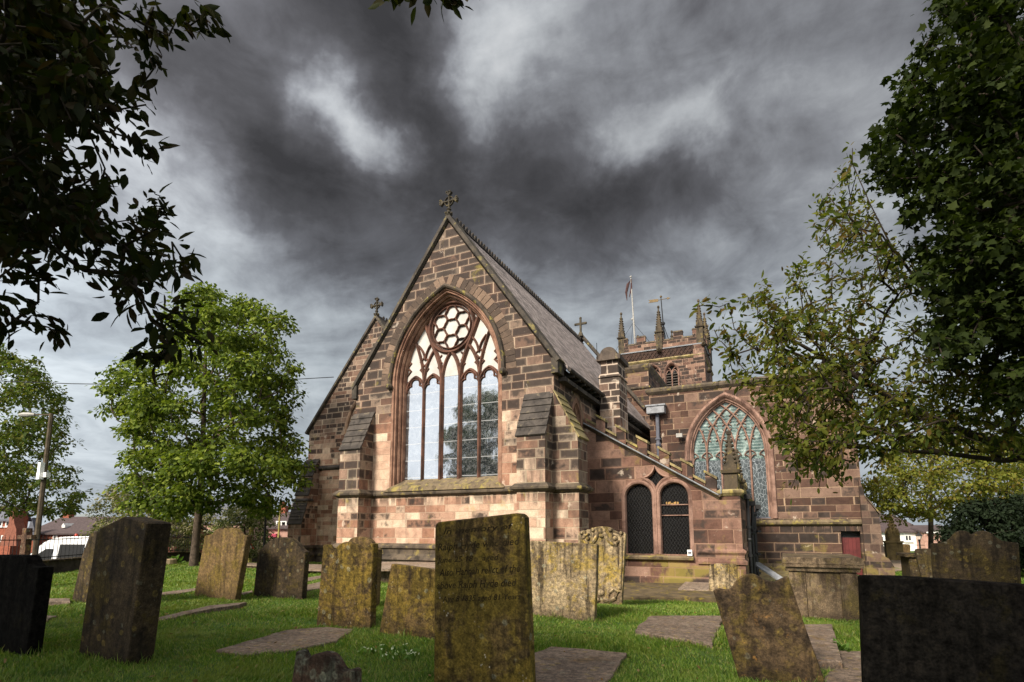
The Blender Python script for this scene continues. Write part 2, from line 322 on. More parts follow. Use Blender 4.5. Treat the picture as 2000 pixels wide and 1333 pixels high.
def grassmat():
    m, t = mat('grass_blades'); g = t.n('ShaderNodeNewGeometry'); P = g.outputs['Position']
    a = t.noise(P, .8, 5, .6, .3); b = t.noise(P, 4.5, 4, .6)
    c = t.ramp(g.outputs['Random Per Island'], [(0., (.060, .125, .014)), (.35, (.105, .195, .022)), (.7, (.165, .265, .032)), (.9, (.25, .31, .06)), (1., (.40, .35, .14))])
    c = t.mix(t.m('MULTIPLY', t.smooth(a, .50, .66), .6), c, (.20, .245, .042))
    c = t.mix(t.m('MULTIPLY', t.smooth(b, .56, .68), .6), c, (.21, .175, .06))
    c = t.mix(t.m('MULTIPLY', t.smooth(t.noise(P, 1.9, 4, .6), .56, .68), .55), c, (.035, .085, .012))
    p = t.n('ShaderNodeBsdfPrincipled', {'Base Color': c, 'Roughness': .5, 'Specular IOR Level': .3})
    tr = t.n('ShaderNodeBsdfTranslucent', {'Color': t.mix(1., c, (1.2, 1.2, .6), 'MULTIPLY')})
    mx = t.n('ShaderNodeMixShader', {0: .35, 1: p.outputs[0], 2: tr.outputs[0]})
    t.n('ShaderNodeOutputMaterial', {'Surface': mx.outputs[0]})
grassmat()
def soilmat():
    m, t = mat('turf_soil'); P = t.n('ShaderNodeNewGeometry').outputs['Position']
    a = t.noise(P, 1.3, 6, .62, .3); f = t.noise(P, 38, 5, .7)
    c = t.mix(t.smooth(a, .40, .68), (.048, .115, .014), (.105, .155, .028))
    c = t.mix(t.m('MULTIPLY', t.smooth(t.noise(P, 3.7, 6, .66), .60, .70), .7), c, (.14, .095, .04))
    c = t.mix(.6, c, t.ramp(f, [(.25, (.3, .3, .3)), (.75, (1.3, 1.3, 1.3))]), 'MULTIPLY')
    finish(t, c, .95, f, .03, 1.)
soilmat()
def simple(name, col, var=.25, rough=.7, sc=6., spec=.3, metal=0., bstr=.3):
    m, t = mat(name); P = t.n('ShaderNodeTexCoord').outputs['Object']
    a = t.noise(P, sc, 6, .62, .2); f = t.noise(P, sc * 9, 4, .6)
    c = t.mix(t.smooth(a, .35, .7), tuple(q * (1 + var) for q in col), tuple(q * (1 - var) for q in col))
    finish(t, c, rough, f, .006, bstr, spec, metal); return m
simple('letter_faded', (.060, .043, .020), .3, .95, 20.)
simple('asphalt', (.06, .06, .062), .2, .9)
simple('path_gravel', (.34, .26, .19), .2, .95, 3.)
simple('bark', (.075, .055, .040), .4, .95, 7., bstr=.9)
simple('bark_dark', (.030, .022, .016), .4, .95, 7., bstr=.9)
simple('black_iron', (.014, .014, .015), .3, .5)
simple('lead_grey', (.22, .23, .25), .25, .6)
simple('white_paint', (.75, .74, .71), .06, .6, 3.)
simple('white_van', (.78, .79, .80), .03, .25, 2., .5)
simple('dark_rubber', (.02, .02, .02), .2, .7)
simple('brick_red', (.26, .085, .05), .3, .9, 9.)
simple('brick_orange', (.22, .085, .055), .25, .9, 9.)
simple('brick_pink', (.42, .25, .20), .2, .9, 5.)
simple('tile_dark', (.075, .055, .055), .3, .85, 5.)
simple('slate_blue', (.11, .115, .14), .2, .8, 5.)
simple('render_white', (.80, .79, .76), .05, .9, 1.5)
simple('dark_pane', (.018, .02, .024), .2, .1, 2., .5)
simple('van_glass', (.010, .011, .012), .2, .5, 2., .2)
simple('door_red', (.10, .018, .018), .25, .6, 4.)
simple('pole_olive', (.085, .065, .042), .3, .85, 4.)
simple('pole_green', (.36, .31, .09), .2, .6, 4.)
simple('red_plastic', (.5, .05, .03), .1, .4)
simple('awning_pink', (.52, .07, .13), .1, .7)
simple('wall_dark', (.050, .040, .033), .4, .95, 4., bstr=.8)
simple('cream_pane', (.47, .45, .42), .14, .45, 1.6)
simple('flag_red', (.060, .030, .028), .3, .9)
simple('gold_leaf', (.13, .085, .03), .3, .6)
def letters():
    m, t = mat('letter_dark'); P = t.n('ShaderNodeTexCoord').outputs['Object']; a = t.noise(P, 9., 5, .65, .4)
    finish(t, t.ramp(a, [(.40, (.020, .014, .008)), (.60, (.040, .030, .014)), (.74, (.12, .09, .032))]), .95, t.noise(P, 55, 4), .01, .8, .1)
letters()
simple('lantern_glass', (.16, .15, .16), .1, .2, 2., .5)
simple('lantern_pale', (.62, .50, .44), .1, .3, 2., .5)
simple('sign_white', (.8, .8, .78), .04, .5)
simple('floodlight_grey', (.30, .29, .27), .2, .5)
simple('stump_wood', (.30, .23, .14), .3, .9)
def emit(name, col, s):
    m, t = mat(name); t.n('ShaderNodeOutputMaterial', {'Surface': t.n('ShaderNodeEmission', {'Color': (*col, 1), 'Strength': s}).outputs[0]})
emit('candle_bulb', (1., .62, .25), 4.)

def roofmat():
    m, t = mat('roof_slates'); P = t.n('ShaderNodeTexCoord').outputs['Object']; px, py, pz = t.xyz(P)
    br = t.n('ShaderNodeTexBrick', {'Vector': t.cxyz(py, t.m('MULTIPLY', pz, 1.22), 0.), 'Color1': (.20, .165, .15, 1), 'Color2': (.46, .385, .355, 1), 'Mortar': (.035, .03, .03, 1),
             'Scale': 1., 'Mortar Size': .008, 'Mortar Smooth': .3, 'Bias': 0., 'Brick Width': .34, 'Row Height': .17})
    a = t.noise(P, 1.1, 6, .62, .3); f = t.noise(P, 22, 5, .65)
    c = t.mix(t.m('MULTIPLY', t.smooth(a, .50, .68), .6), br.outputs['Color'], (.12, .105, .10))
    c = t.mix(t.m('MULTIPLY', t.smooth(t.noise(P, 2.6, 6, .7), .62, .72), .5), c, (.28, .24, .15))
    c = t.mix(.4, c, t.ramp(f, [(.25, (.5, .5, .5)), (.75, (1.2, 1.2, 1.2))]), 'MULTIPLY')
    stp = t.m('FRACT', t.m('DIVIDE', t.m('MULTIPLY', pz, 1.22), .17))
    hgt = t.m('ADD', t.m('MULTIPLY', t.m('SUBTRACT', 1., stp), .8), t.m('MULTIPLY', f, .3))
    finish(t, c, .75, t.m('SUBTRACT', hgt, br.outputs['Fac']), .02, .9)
roofmat()
def glassmats():
    # outer glazing of the great east window: clear sheets that mirror the bright sky, bowed and dirty
    m, t = mat('east_glass'); P = t.n('ShaderNodeTexCoord').outputs['Object']; px, py, pz = t.xyz(P)
    wv = t.noise(P, 1.1, 3, .5); cr = t.noise(P, 7.5, 6, .68, 1.2); st = t.noise(t.vm('MULTIPLY', P, (9., 9., .35)).outputs[0], 1.5, 4)
    hgt = t.m('ADD', t.m('MULTIPLY', wv, 1.), t.m('MULTIPLY', st, .06))
    bp = t.n('ShaderNodeBump', {'Height': hgt, 'Strength': .25, 'Distance': .03}).outputs[0]
    vor = t.n('ShaderNodeTexVoronoi', {'Vector': t.vm('ADD', t.vm('MULTIPLY', P, (1., 1., .55)).outputs[0], t.vm('SCALE', t.noise(P, 2.2, 3, .5, 0, 1)).outputs[0]).outputs[0], 'Scale': 6.5}, feature='DISTANCE_TO_EDGE').outputs['Distance']
    scr = t.smooth(vor, .012, .05, 1., 0.)
    bar = t.m('FRACT', t.m('ADD', t.m('DIVIDE', pz, .62), t.m('MULTIPLY', t.noise(P, .8, 2), .12))); barm = t.smooth(t.m('ABSOLUTE', t.m('SUBTRACT', bar, .5)), .012, .035, 1., 0.)
    inner = t.mix(t.smooth(cr, .46, .66), (.030, .035, .042), (.20, .21, .22))
    inner = t.mix(t.m('MULTIPLY', scr, t.smooth(t.noise(P, 1.7, 3), .42, .58)), inner, (.30, .31, .32))
    inner = t.mix(barm, inner, (.42, .43, .44))
    sd = t.n('ShaderNodeBsdfDiffuse', {'Color': inner})
    gl = t.n('ShaderNodeBsdfGlossy', {'Color': (.74, .79, .86, 1), 'Roughness': .04, 'Normal': bp})
    ms = t.n('ShaderNodeMixShader', {0: t.m('SUBTRACT', .62, t.m('MULTIPLY', barm, .25)), 1: sd.outputs[0], 2: gl.outputs[0]})
    t.n('ShaderNodeOutputMaterial', {'Surface': ms.outputs[0]})
    # leaded stained glass seen from outside, pale at the head, dark in the lights
    m, t = mat('chapel_glass'); P = t.n('ShaderNodeTexCoord').outputs['Object']; px, py, pz = t.xyz(P)
    vo = t.n('ShaderNodeTexVoronoi', {'Vector': t.vm('MULTIPLY', P, (1., 1., .6)).outputs[0], 'Scale': 8.}, feature='DISTANCE_TO_EDGE').outputs['Distance']
    a = t.noise(P, 3.6, 6, .68, .6)
    bars = t.m('FRACT', t.m('MULTIPLY', pz, 7.)); bl = t.smooth(bars, .0, .12, 1., 0.)
    low = t.mix(t.smooth(vo, .01, .035), (.36, .40, .43), t.ramp(a, [(.3, (.012, .018, .022)), (.7, (.10, .12, .13))]))
    hi = t.mix(bl, t.ramp(a, [(.30, (.015, .03, .03)), (.50, (.07, .12, .11)), (.68, (.34, .43, .40))]), (.55, .62, .60))
    c = t.mix(t.smooth(pz, 4.72, 4.76), low, hi)
    p = t.n('ShaderNodeBsdfPrincipled', {'Base Color': c, 'Roughness': .22, 'Specular IOR Level': .6}); t.n('ShaderNodeOutputMaterial', {'Surface': p.outputs[0]})
    # dark diamond-leaded panes of the low vestry
    m, t = mat('vestry_glass'); P = t.n('ShaderNodeTexCoord').outputs['Object']; px, py, pz = t.xyz(P)
    q1 = t.m('FRACT', t.m('MULTIPLY', t.m('ADD', t.m('MULTIPLY', px, 1.6), pz), 6.)); q2 = t.m('FRACT', t.m('MULTIPLY', t.m('SUBTRACT', t.m('MULTIPLY', px, 1.6), pz), 6.))
    ln = t.m('MAXIMUM', t.smooth(q1, .0, .1, 1., 0.), t.smooth(q2, .0, .1, 1., 0.))
    c = t.mix(t.m('MULTIPLY', ln, .8), (.008, .008, .009), (.060, .058, .055))
    p = t.n('ShaderNodeBsdfPrincipled', {'Base Color': c, 'Roughness': .3, 'Specular IOR Level': .25})
    tr = t.n('ShaderNodeBsdfTransparent', {'Color': (.8, .75, .65, 1)})
    ms = t.n('ShaderNodeMixShader', {0: t.m('MULTIPLY', t.m('SUBTRACT', 1., ln), .45), 1: p.outputs[0], 2: tr.outputs[0]})
    t.n('ShaderNodeOutputMaterial', {'Surface': ms.outputs[0]})
glassmats()

# ------------------------------------------------------------------ mesh helpers
class Fr:
    def __init__(s, O, A, B, N): s.O, s.A, s.B, s.N = (np.array(q, float) for q in (O, A, B, N))
    def __call__(s, u, v, w=0.): return s.O + u * s.A + v * s.B + w * s.N
def east(Y): return Fr((0, Y, 0), (1, 0, 0), (0, 0, 1), (0, -1, 0))
def south(X): return Fr((X, 0, 0), (0, 1, 0), (0, 0, 1), (1, 0, 0))
PLAN = Fr((0, 0, 0), (1, 0, 0), (0, 1, 0), (0, 0, 1))

class MB:
    def __init__(s): s.v, s.f = [], []
    def add(s, vs, fs):
        k = len(s.v); s.v += [tuple(float(c) for c in p) for p in vs]; s.f += [tuple(i + k for i in f) for f in fs]; return s
    def hexa(s, p):
        return s.add(p, [(0, 1, 2, 3), (4, 7, 6, 5), (0, 4, 5, 1), (1, 5, 6, 2), (2, 6, 7, 3), (3, 7, 4, 0)])
    def box(s, x0, x1, y0, y1, z0, z1):
        return s.hexa([(x0, y0, z0), (x1, y0, z0), (x1, y1, z0), (x0, y1, z0), (x0, y0, z1), (x1, y0, z1), (x1, y1, z1), (x0, y1, z1)])
    def frust(s, x0, x1, y0, y1, z0, z1, i):
        return s.hexa([(x0, y0, z0), (x1, y0, z0), (x1, y1, z0), (x0, y1, z0), (x0 + i, y0 + i, z1), (x1 - i, y0 + i, z1), (x1 - i, y1 - i, z1), (x0 + i, y1 - i, z1)])
    def plate(s, fr, outer, holes=(), w0=0., w1=-.3):
        loops = [list(outer)] + [list(h) for h in holes]
        flat = [p for l in loops for p in l]
        tri = geometry.tessellate_polygon([[Vector((p[0], p[1], 0)) for p in l] for l in loops])
        n = len(flat)
        vs = [fr(p[0], p[1], w0) for p in flat] + [fr(p[0], p[1], w1) for p in flat]
        fs = [tuple(t) for t in tri] + [tuple(i + n for i in reversed(t)) for t in tri]
        k = 0
        for l in loops:
            m = len(l)
            for i in range(m):
                j = (i + 1) % m; fs.append((k + i, k + j, k + j + n, k + i + n))
            k += m
        return s.add(vs, fs)
    def sweep(s, fr, path, prof, closed=False):
        p = [np.array(q, float) for q in path]; n = len(p); m = len(prof); vs = []
        for i in range(n):
            a = p[i - 1] if (i > 0 or closed) else None; b = p[(i + 1) % n] if (i < n - 1 or closed) else None
            t1 = (p[i] - a) if a is not None else (b - p[i]); t2 = (b - p[i]) if b is not None else t1
            t1 = t1 / (np.linalg.norm(t1) + 1e-9); t2 = t2 / (np.linalg.norm(t2) + 1e-9)
            n1 = np.array([t1[1], -t1[0]]); n2 = np.array([t2[1], -t2[0]]); nn = n1 + n2
            nn = nn / max(1e-6, np.linalg.norm(nn)); k = 1 / max(.35, float(nn @ n1))
            for (o, wv) in prof: q = p[i] + nn * o * k; vs.append(fr(q[0], q[1], wv))
        fs = []
        for i in range(n if closed else n - 1):
            for j in range(m):
                a = i * m + j; b = i * m + (j + 1) % m; c = ((i + 1) % n) * m + (j + 1) % m; e = ((i + 1) % n) * m + j
                fs.append((a, b, c, e))
        if not closed: fs += [tuple(range(m))[::-1], tuple(range((n - 1) * m, n * m))]
        return s.add(vs, fs)
    def tube(s, pts, rad, n=6, cap=True):
        pts = [np.array(q, float) for q in pts]; vs = []; fs = []
        rads = rad if hasattr(rad, '__len__') else [rad] * len(pts)
        for i, q in enumerate(pts):
            t = pts[min(i + 1, len(pts) - 1)] - pts[max(i - 1, 0)]; t = t / (np.linalg.norm(t) + 1e-9)
            a = np.cross(t, (0, 0, 1) if abs(t[2]) < .9 else (1, 0, 0)); a /= np.linalg.norm(a); b = np.cross(t, a)
            for k in range(n):
                an = 2 * math.pi * k / n; vs.append(q + rads[i] * (a * math.cos(an) + b * math.sin(an)))
        for i in range(len(pts) - 1):
            for k in range(n): fs.append((i * n + k, i * n + (k + 1) % n, (i + 1) * n + (k + 1) % n, (i + 1) * n + k))
        if cap: fs += [tuple(range(n))[::-1], tuple(range((len(pts) - 1) * n, len(pts) * n))]
        return s.add(vs, fs)
    def lathe(s, c, prof, n=12, rot=0.):
        vs = []; fs = []; m = len(prof)
        for (r, z) in prof:
            for k in range(n):
                an = rot + 2 * math.pi * k / n; vs.append((c[0] + r * math.cos(an), c[1] + r * math.sin(an), c[2] + z))
        for i in range(m - 1):
            for k in range(n): fs.append((i * n + k, i * n + (k + 1) % n, (i + 1) * n + (k + 1) % n, (i + 1) * n + k))
        fs += [tuple(range(n))[::-1], tuple(range((m - 1) * n, m * n))]
        return s.add(vs, fs)
    def ball(s, c, r, sx=1., sy=1., sz=1., n=8):
        vs = []; fs = []
        for i in range(n + 1):
            th = math.pi * i / n
            for k in range(n):
                an = 2 * math.pi * k / n
                vs.append((c[0] + r * sx * math.sin(th) * math.cos(an), c[1] + r * sy * math.sin(th) * math.sin(an), c[2] + r * sz * math.cos(th)))
        for i in range(n):
            for k in range(n): fs.append((i * n + k, i * n + (k + 1) % n, (i + 1) * n + (k + 1) % n, (i + 1) * n + k))
        return s.add(vs, fs)
    def build(s, name, mt, parent=None, smooth=False):
        off = wpos(parent) if parent is not None else np.zeros(3)
        me = bpy.data.meshes.new(name)
        me.from_pydata([tuple(np.array(p) - off) for p in s.v], [], s.f); me.update()
        bm = bmesh.new(); bm.from_mesh(me); bmesh.ops.remove_doubles(bm, verts=bm.verts, dist=1e-5)
        bmesh.ops.recalc_face_normals(bm, faces=bm.faces); bm.to_mesh(me); bm.free()
        if smooth:
            me.polygons.foreach_set('use_smooth', [True] * len(me.polygons)); me.set_sharp_from_angle(angle=math.radians(38))
        return link(name, me, mt, parent)
def wpos(o):
    p = np.zeros(3)
    while o is not None: p = p + np.array(o.location); o = o.parent
    return p
def link(name, me, mt, parent=None):
    o = bpy.data.objects.new(name, me); COL.objects.link(o)
    if mt: me.materials.append(MATS[mt])
    o.parent = parent
    return o
def tag(o, label, cat, group=None, kind=None):
    if label: o['label'] = label
    if cat: o['category'] = cat
    if group: o['group'] = group
    if kind: o['kind'] = kind
    return o
def thing(name, label, cat, loc, group=None):
    o = bpy.data.objects.new(name, None); COL.objects.link(o); o.location = tuple(float(q) for q in loc); o.empty_display_size = .2
    return tag(o, label, cat, group)

def pointed(cx, a, zs, h, n=14):
    r = (a * a + h * h) / (2 * a); th = math.atan2(h, r - a)      # angle where the arc meets the centre line
    L = [(cx - a + r - r * math.cos(th * i / n), zs + r * math.sin(th * i / n)) for i in range(n + 1)]
    R = [(2 * cx - x, z) for x, z in reversed(L[:-1])]
    return L + R
def rounded(cx, a, zs, n=16, k=1.):
    return [(cx - a * math.cos(math.pi * i / n), zs + k * a * math.sin(math.pi * i / n)) for i in range(n + 1)]
def bez(a, b, c, n=10):
    a, b, c = (np.array(q, float) for q in (a, b, c))
    return [tuple((1 - t) ** 2 * a + 2 * t * (1 - t) * b + t * t * c) for t in np.linspace(0, 1, n + 1)]
def bez3(a, b, c, e, n=12):
    a, b, c, e = (np.array(q, float) for q in (a, b, c, e))
    return [tuple((1 - t) ** 3 * a + 3 * t * (1 - t) ** 2 * b + 3 * t * t * (1 - t) * c + t ** 3 * e) for t in np.linspace(0, 1, n + 1)]
def rib(wd, dp, w0=0.):      # pointed moulding section centred on the path, nose towards +w
    h = wd / 2
    return [(-h, w0 - dp), (-h, w0 - dp * .45), (-h * .35, w0 - .01), (h * .35, w0 - .01), (h, w0 - dp * .45), (h, w0 - dp)]
def slates(y_hi, z_hi, y_lo, z_lo, n, th):
    """saw-tooth profile (depth, height) of overlapping stone slabs running down a slope"""
    P = []; top = []
    for k in range(n):
        a = k / n; b = (k + 1) / n
        ya, za = y_hi + (y_lo - y_hi) * a, z_hi + (z_lo - z_hi) * a; yb, zb = y_hi + (y_lo - y_hi) * b, z_hi + (z_lo - z_hi) * b
        nx, nz = (zb - za), -(yb - ya); L = math.hypot(nx, nz); nx, nz = nx / L, nz / L
        if nz < 0: nx, nz = -nx, -nz
        top += [(ya + nx * th * .35, za + nz * th * .35), (yb + nx * th, zb + nz * th)]
    ux, uz = (y_lo - y_hi), (z_lo - z_hi); L = math.hypot(ux, uz); ux, uz = ux / L * .05, uz / L * .05
    top[-1] = (top[-1][0] + ux, top[-1][1] + uz)
    return top + [(y_lo + ux, z_lo + uz - .02), (y_hi, z_hi - .02)]

# ------------------------------------------------------------------ the church
CHX = (-10.2, 16.0, 0.)
church = thing('church', 'red sandstone parish church with a steep gabled chancel, low battlemented vestry and pinnacled tower', 'church', CHX)
E16 = east(16.); cxw, ow, zsp, rise = -10.30, 2.20, 6.85, 3.25
EXX = (1, 0, 0)
# --- chancel walls
b = MB()
opening = [(cxw - ow, 2.95)] + pointed(cxw, ow, zsp, rise) + [(cxw + ow, 2.95)]
b.plate(E16, [(-14.25, -.8), (-6.2, -.8), (-6.2, 6.85), (-10.225, 12.62), (-14.25, 6.85)], [opening], 0, -.62)
S62 = south(-6.2)
lanc = [(17.68, 4.2)] + pointed(18.16, .48, 5.2, .78, 10) + [(18.64, 4.2)]
b.plate(S62, [(16.62, -.8), (31.3, -.8), (31.3, 6.85), (16.62, 6.85)], [lanc], 0, -.5)
b.box(-14.25, -13.75, 16.62, 31.3, -.8, 6.85)
b.build('chancel_wall', 'chancel_stone', church)
# --- roof
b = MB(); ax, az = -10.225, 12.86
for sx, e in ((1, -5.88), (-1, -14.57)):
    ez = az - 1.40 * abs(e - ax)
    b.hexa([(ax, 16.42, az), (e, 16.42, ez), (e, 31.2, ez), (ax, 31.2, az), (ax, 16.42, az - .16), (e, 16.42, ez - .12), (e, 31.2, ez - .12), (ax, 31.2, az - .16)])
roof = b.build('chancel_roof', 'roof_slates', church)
b = MB(); y = 16.5
b.add([(ax - .14, 16.4, az - .12), (ax, 16.4, az + .07), (ax + .14, 16.4, az - .12), (ax - .14, 31.2, az - .12), (ax, 31.2, az + .07), (ax + .14, 31.2, az - .12)], [(0, 1, 4, 3), (1, 2, 5, 4), (0, 2, 1), (3, 4, 5)])
while y < 31:
    b.box(ax - .03, ax + .03, y, y + .13, az + .03, az + .19); b.ball((ax, y + .065, az + .2), .055, n=5); y += .235
b.build('ridge_crest', 'slate_slab', roof)
b = MB(); ge = -5.84; b.tube([(ge, 16.45, 6.66), (ge, 31.2, 6.66)], .075, 8)
for i in range(24): b.box(-6.2, ge, 16.9 + i * .6, 17.0 + i * .6, 6.52, 6.62)
b.build('gutter', 'slate_slab', roof)
b = MB(); b.box(-6.2, -5.95, 16.4, 31.2, 6.28, 6.42); b.build('eaves_course', 'slate_slab', church)
# --- gable coping
def coping(Y, L, A, R, name='gable_coping', th=.17, back=.5, kn=True):
    c = MB()
    c.sweep(east(Y), [L, A, R], [(-th, .10), (-th * .25, .12), (.0, .02), (.0, -back), (-th, -back)])
    return c.build(name, 'coping_stone', church)
coping(16., (-14.33, 6.78), (-10.225, 12.68), (-6.10, 6.78))
for x in (-14.3, -6.15): MB().plate(E16, [(x - .1, 6.45), (x + .12, 6.45), (x + .12, 6.95), (x - .1, 6.95)], (), .09, -.5).build('kneeler', 'coping_stone', church)
coping(31.1, (-13.8, 8.3), (-10.225, 13.1), (-6.6, 8.3), th=.2)
# --- finial crosses
def cross(c, s, plain=False):
    m = MB(); x, y, z = c
    if plain:
        m.box(x - .07 * s, x + .07 * s, y - .07 * s, y + .07 * s, z, z + 1.2 * s); m.box(x - .42 * s, x + .42 * s, y - .06 * s, y + .06 * s, z + .66 * s, z + .82 * s)
        for q in ((-.42, .74), (.42, .74), (0, 1.2)): m.ball((x + q[0] * s, y, z + q[1] * s), .11 * s, n=6)
        m.frust(x - .2 * s, x + .2 * s, y - .2 * s, y + .2 * s, z - .3 * s, z + .05 * s, .1 * s)
        return m.build('gable_cross', 'cross_stone', church)
    fr = Fr((x, y, z), (1, 0, 0), (0, 0, 1), (0, -1, 0))
    m.lathe((x, y, z - .15 * s), [(.16 * s, 0), (.2 * s, .1 * s), (.12 * s, .2 * s), (.09 * s, .35 * s), (.15 * s, .42 * s), (.08 * s, .5 * s)], 8)
    for k in range(6):
        an = k * math.pi / 3; m.ball((x + .19 * s * math.cos(an), y + .19 * s * math.sin(an), z + .02 * s), .07 * s, n=5)
    m.sweep(fr, [(0, .2 * s), (0, 1.2 * s)], rib(.13 * s, .17 * s, .085 * s)); m.sweep(fr, [(-.36 * s, .78 * s), (.36 * s, .78 * s)], rib(.13 * s, .165 * s, .082 * s))
    ring = [(.28 * s * math.cos(2 * math.pi * k / 20), .78 * s + .28 * s * math.sin(2 * math.pi * k / 20)) for k in range(20)]
    m.sweep(fr, ring, rib(.06 * s, .12 * s, .06 * s), True)
    for (dx, dz) in ((1, 0), (-1, 0), (0, 1)):
        ctr = (dx * .42 * s, .78 * s + dz * .42 * s); px_, pz_ = -dz, dx
        fan = [(ctr[0] - dx * .12 * s, ctr[1] - dz * .12 * s)]
        for k in range(-3, 4):
            an = k * .34; rr = .17 * s * (1.12 if k % 2 else .96)
            fan.append((ctr[0] + rr * (dx * math.cos(an) + px_ * 1.25 * math.sin(an)) * 1.0, ctr[1] + rr * (dz * math.cos(an) + pz_ * 1.25 * math.sin(an))))
        m.plate(fr, fan, (), .09 * s, -.09 * s)
        for k in (-1, 0, 1): m.ball((x + ctr[0] + .13 * s * (dx + px_ * k * .9), y - .08 * s, z + ctr[1] + .13 * s * (dz + pz_ * k * .9)), .06 * s, n=5)
    m.tube([(x, y, z + 1.3 * s), (x, y, z + 1.5 * s)], .012, 4)
    return m.build('gable_cross', 'cross_stone', church)
cross((-10.225, 15.98, 12.95), .64)
cross((-10.225, 31.0, 13.4), .78, True)
# --- east window
win = bpy.data.objects.new('east_window', None); COL.objects.link(win); win.parent = church
path = [(cxw - ow, 2.95)] + pointed(cxw, ow, zsp, rise, 18) + [(cxw + ow, 2.95)]
b = MB(); b.sweep(E16, path, [(-.06, .012), (.03, .016), (.055, -.05), (.10, -.045), (.125, -.10), (.115, -.17), (.165, -.165), (.20, -.22), (.185, -.30), (.235, -.295), (.27, -.36), (.27, -.60), (-.04, -.60), (-.06, -.3)])
b.build('window_frame', 'frame_stone', win, True)
b = MB(); hp = pointed(cxw, ow + .02, zsp - .05, rise + .02, 18)
b.sweep(E16, hp, [(-.19, .02), (-.17, .11), (-.10, .14), (-.05, .10), (-.04, .02)])
for sx in (-1, 1): b.ball((cxw + sx * (ow + .13), 15.9, zsp - .12), .13, n=6)
b.build('hood_mould', 'hood_stone', win, True)
b = MB(); ra = ((ow + .21) ** 2 + (rise + .23) ** 2) / (2 * (ow + .21)); tha = math.atan2(rise + .23, ra - ow - .21); nv = 21
for sx in (-1, 1):
    for k in range(nv):
        a0 = tha * k / nv + .0035; a1 = tha * (k + 1) / nv - .0035; q = []
        wd = .36 + .02 * random.random()
        for (an, rr) in ((a0, ra), (a1, ra), (a1, ra + wd), (a0, ra + wd)):
            xx = (ow + .21) - ra + rr * math.cos(an); q.append((cxw + sx * max(xx, .004), zsp - .05 + rr * math.sin(an)))
        b.plate(E16, q if sx > 0 else q[::-1], (), .006 + .008 * random.random(), -.12)
b.build('voussoirs', 'voussoir_blocks', win)
T = east(16.36); b = MB()
def rb(path, wd=.11, dp=.17, w0=0., cl=False): b.sweep(T, [(cxw + x, z) for x, z in path], rib(wd * 1.28, dp, w0), cl)
for x, wd, dp, w0 in ((-.386, .155, .25, .03), (.386, .155, .25, .032), (-1.158, .115, .19, .0), (1.158, .115, .19, .002)): rb([(x, 3.1), (x, 6.9)], wd, dp, w0)
for sx in (-1, 1):
    f = lambda P: [(sx * x, z) for x, z in P]
    rb(f(bez((.386, 6.75), (.36, 7.5), (0, 7.9))), .12, .2, .015 + .002 * sx)
    rb(f(bez3((.386, 6.85), (.40, 7.6), (.80, 8.1), (1.14, 9.1))), .15, .24, .03 + .003 * sx)
    rb(f(bez3((1.158, 6.85), (1.13, 7.4), (.95, 7.75), (.74, 8.02))), .10, .18, .008 + .002 * sx)
    rb(f(bez3((1.158, 6.85), (1.19, 7.4), (1.33, 7.85), (1.54, 8.4))), .10, .18, .011 + .002 * sx)
    rb(f(bez3((.80, 8.35), (.95, 8.2), (1.05, 8.1), (1.13, 7.72))), .07, .15, .004 + .001 * sx); rb(f(bez3((1.13, 7.72), (1.2, 8.05), (1.3, 8.15), (1.44, 8.3))), .07, .15, .005 + .001 * sx)
    for (xl, xr) in ((.386, 1.158), (1.158, 1.93)):
        mid = (xl + xr) / 2
        for q0 in (xl, xr):
            e = 1 if q0 < mid else -1
            rb(f(bez((q0, 6.55), (q0 + e * .02, 6.98), (mid, 7.13))), .09, .17, -.004 + .0015 * e + .0007 * sx)
            rb(f(bez((q0, 6.5), (q0 + e * .05, 6.80), (q0 + e * .20, 6.78), 6)), .05, .13, -.02 + .001 * e); rb(f(bez((q0 + e * .20, 6.78), (q0 + e * .16, 7.0), (mid, 7.04), 6)), .05, .13, -.022 + .001 * e)
            for zc, t_ in ((7.36, .15), (7.66, .15)): rb(f([(q0 + e * .01, zc - .17), (q0 + e * (.02 + t_), zc), (q0 + e * .02, zc + .15)]), .065, .13, -.03 + .001 * e)
cz0 = 8.80; circ = lambda r, n=36, cx_=0., cz_=cz0: [(cx_ + r * math.cos(2 * math.pi * k / n), cz_ + r * math.sin(2 * math.pi * k / n)) for k in range(n)]
rb(circ(.93), .13, .26, .04, True); rb(circ(.80), .05, .16, .01, True)
for k in range(6):
    an = math.radians(30 + 60 * k); cx_, cz_ = .53 * math.cos(an), cz0 + .53 * math.sin(an); P = []
    for j in range(36):
        t_ = 2 * math.pi * j / 36; rr = .275 - .048 * abs(math.cos(1.5 * t_)) ** 6
        P.append((cx_ + rr * math.cos(t_ + an + math.pi), cz_ + rr * math.sin(t_ + an + math.pi)))
    rb(P, .058, .16, .012 + .0012 * k, True)
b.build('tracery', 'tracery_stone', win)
b = MB(); b.plate(east(16.45), [(cxw - 1.98, 3.05), (cxw + 1.98, 3.05), (cxw + 1.98, 6.98), (cxw - 1.98, 6.98)], (), 0, -.02); b.build('glass', 'east_glass', win)
b = MB(); b.plate(east(16.45), [(cxw + 1.98, 6.99)] + [(cxw - 1.98, 6.99)] + pointed(cxw, 1.97, 7.0, 2.85), (), 0, -.02); b.build('tracery_panes', 'cream_pane', win)
b = MB()
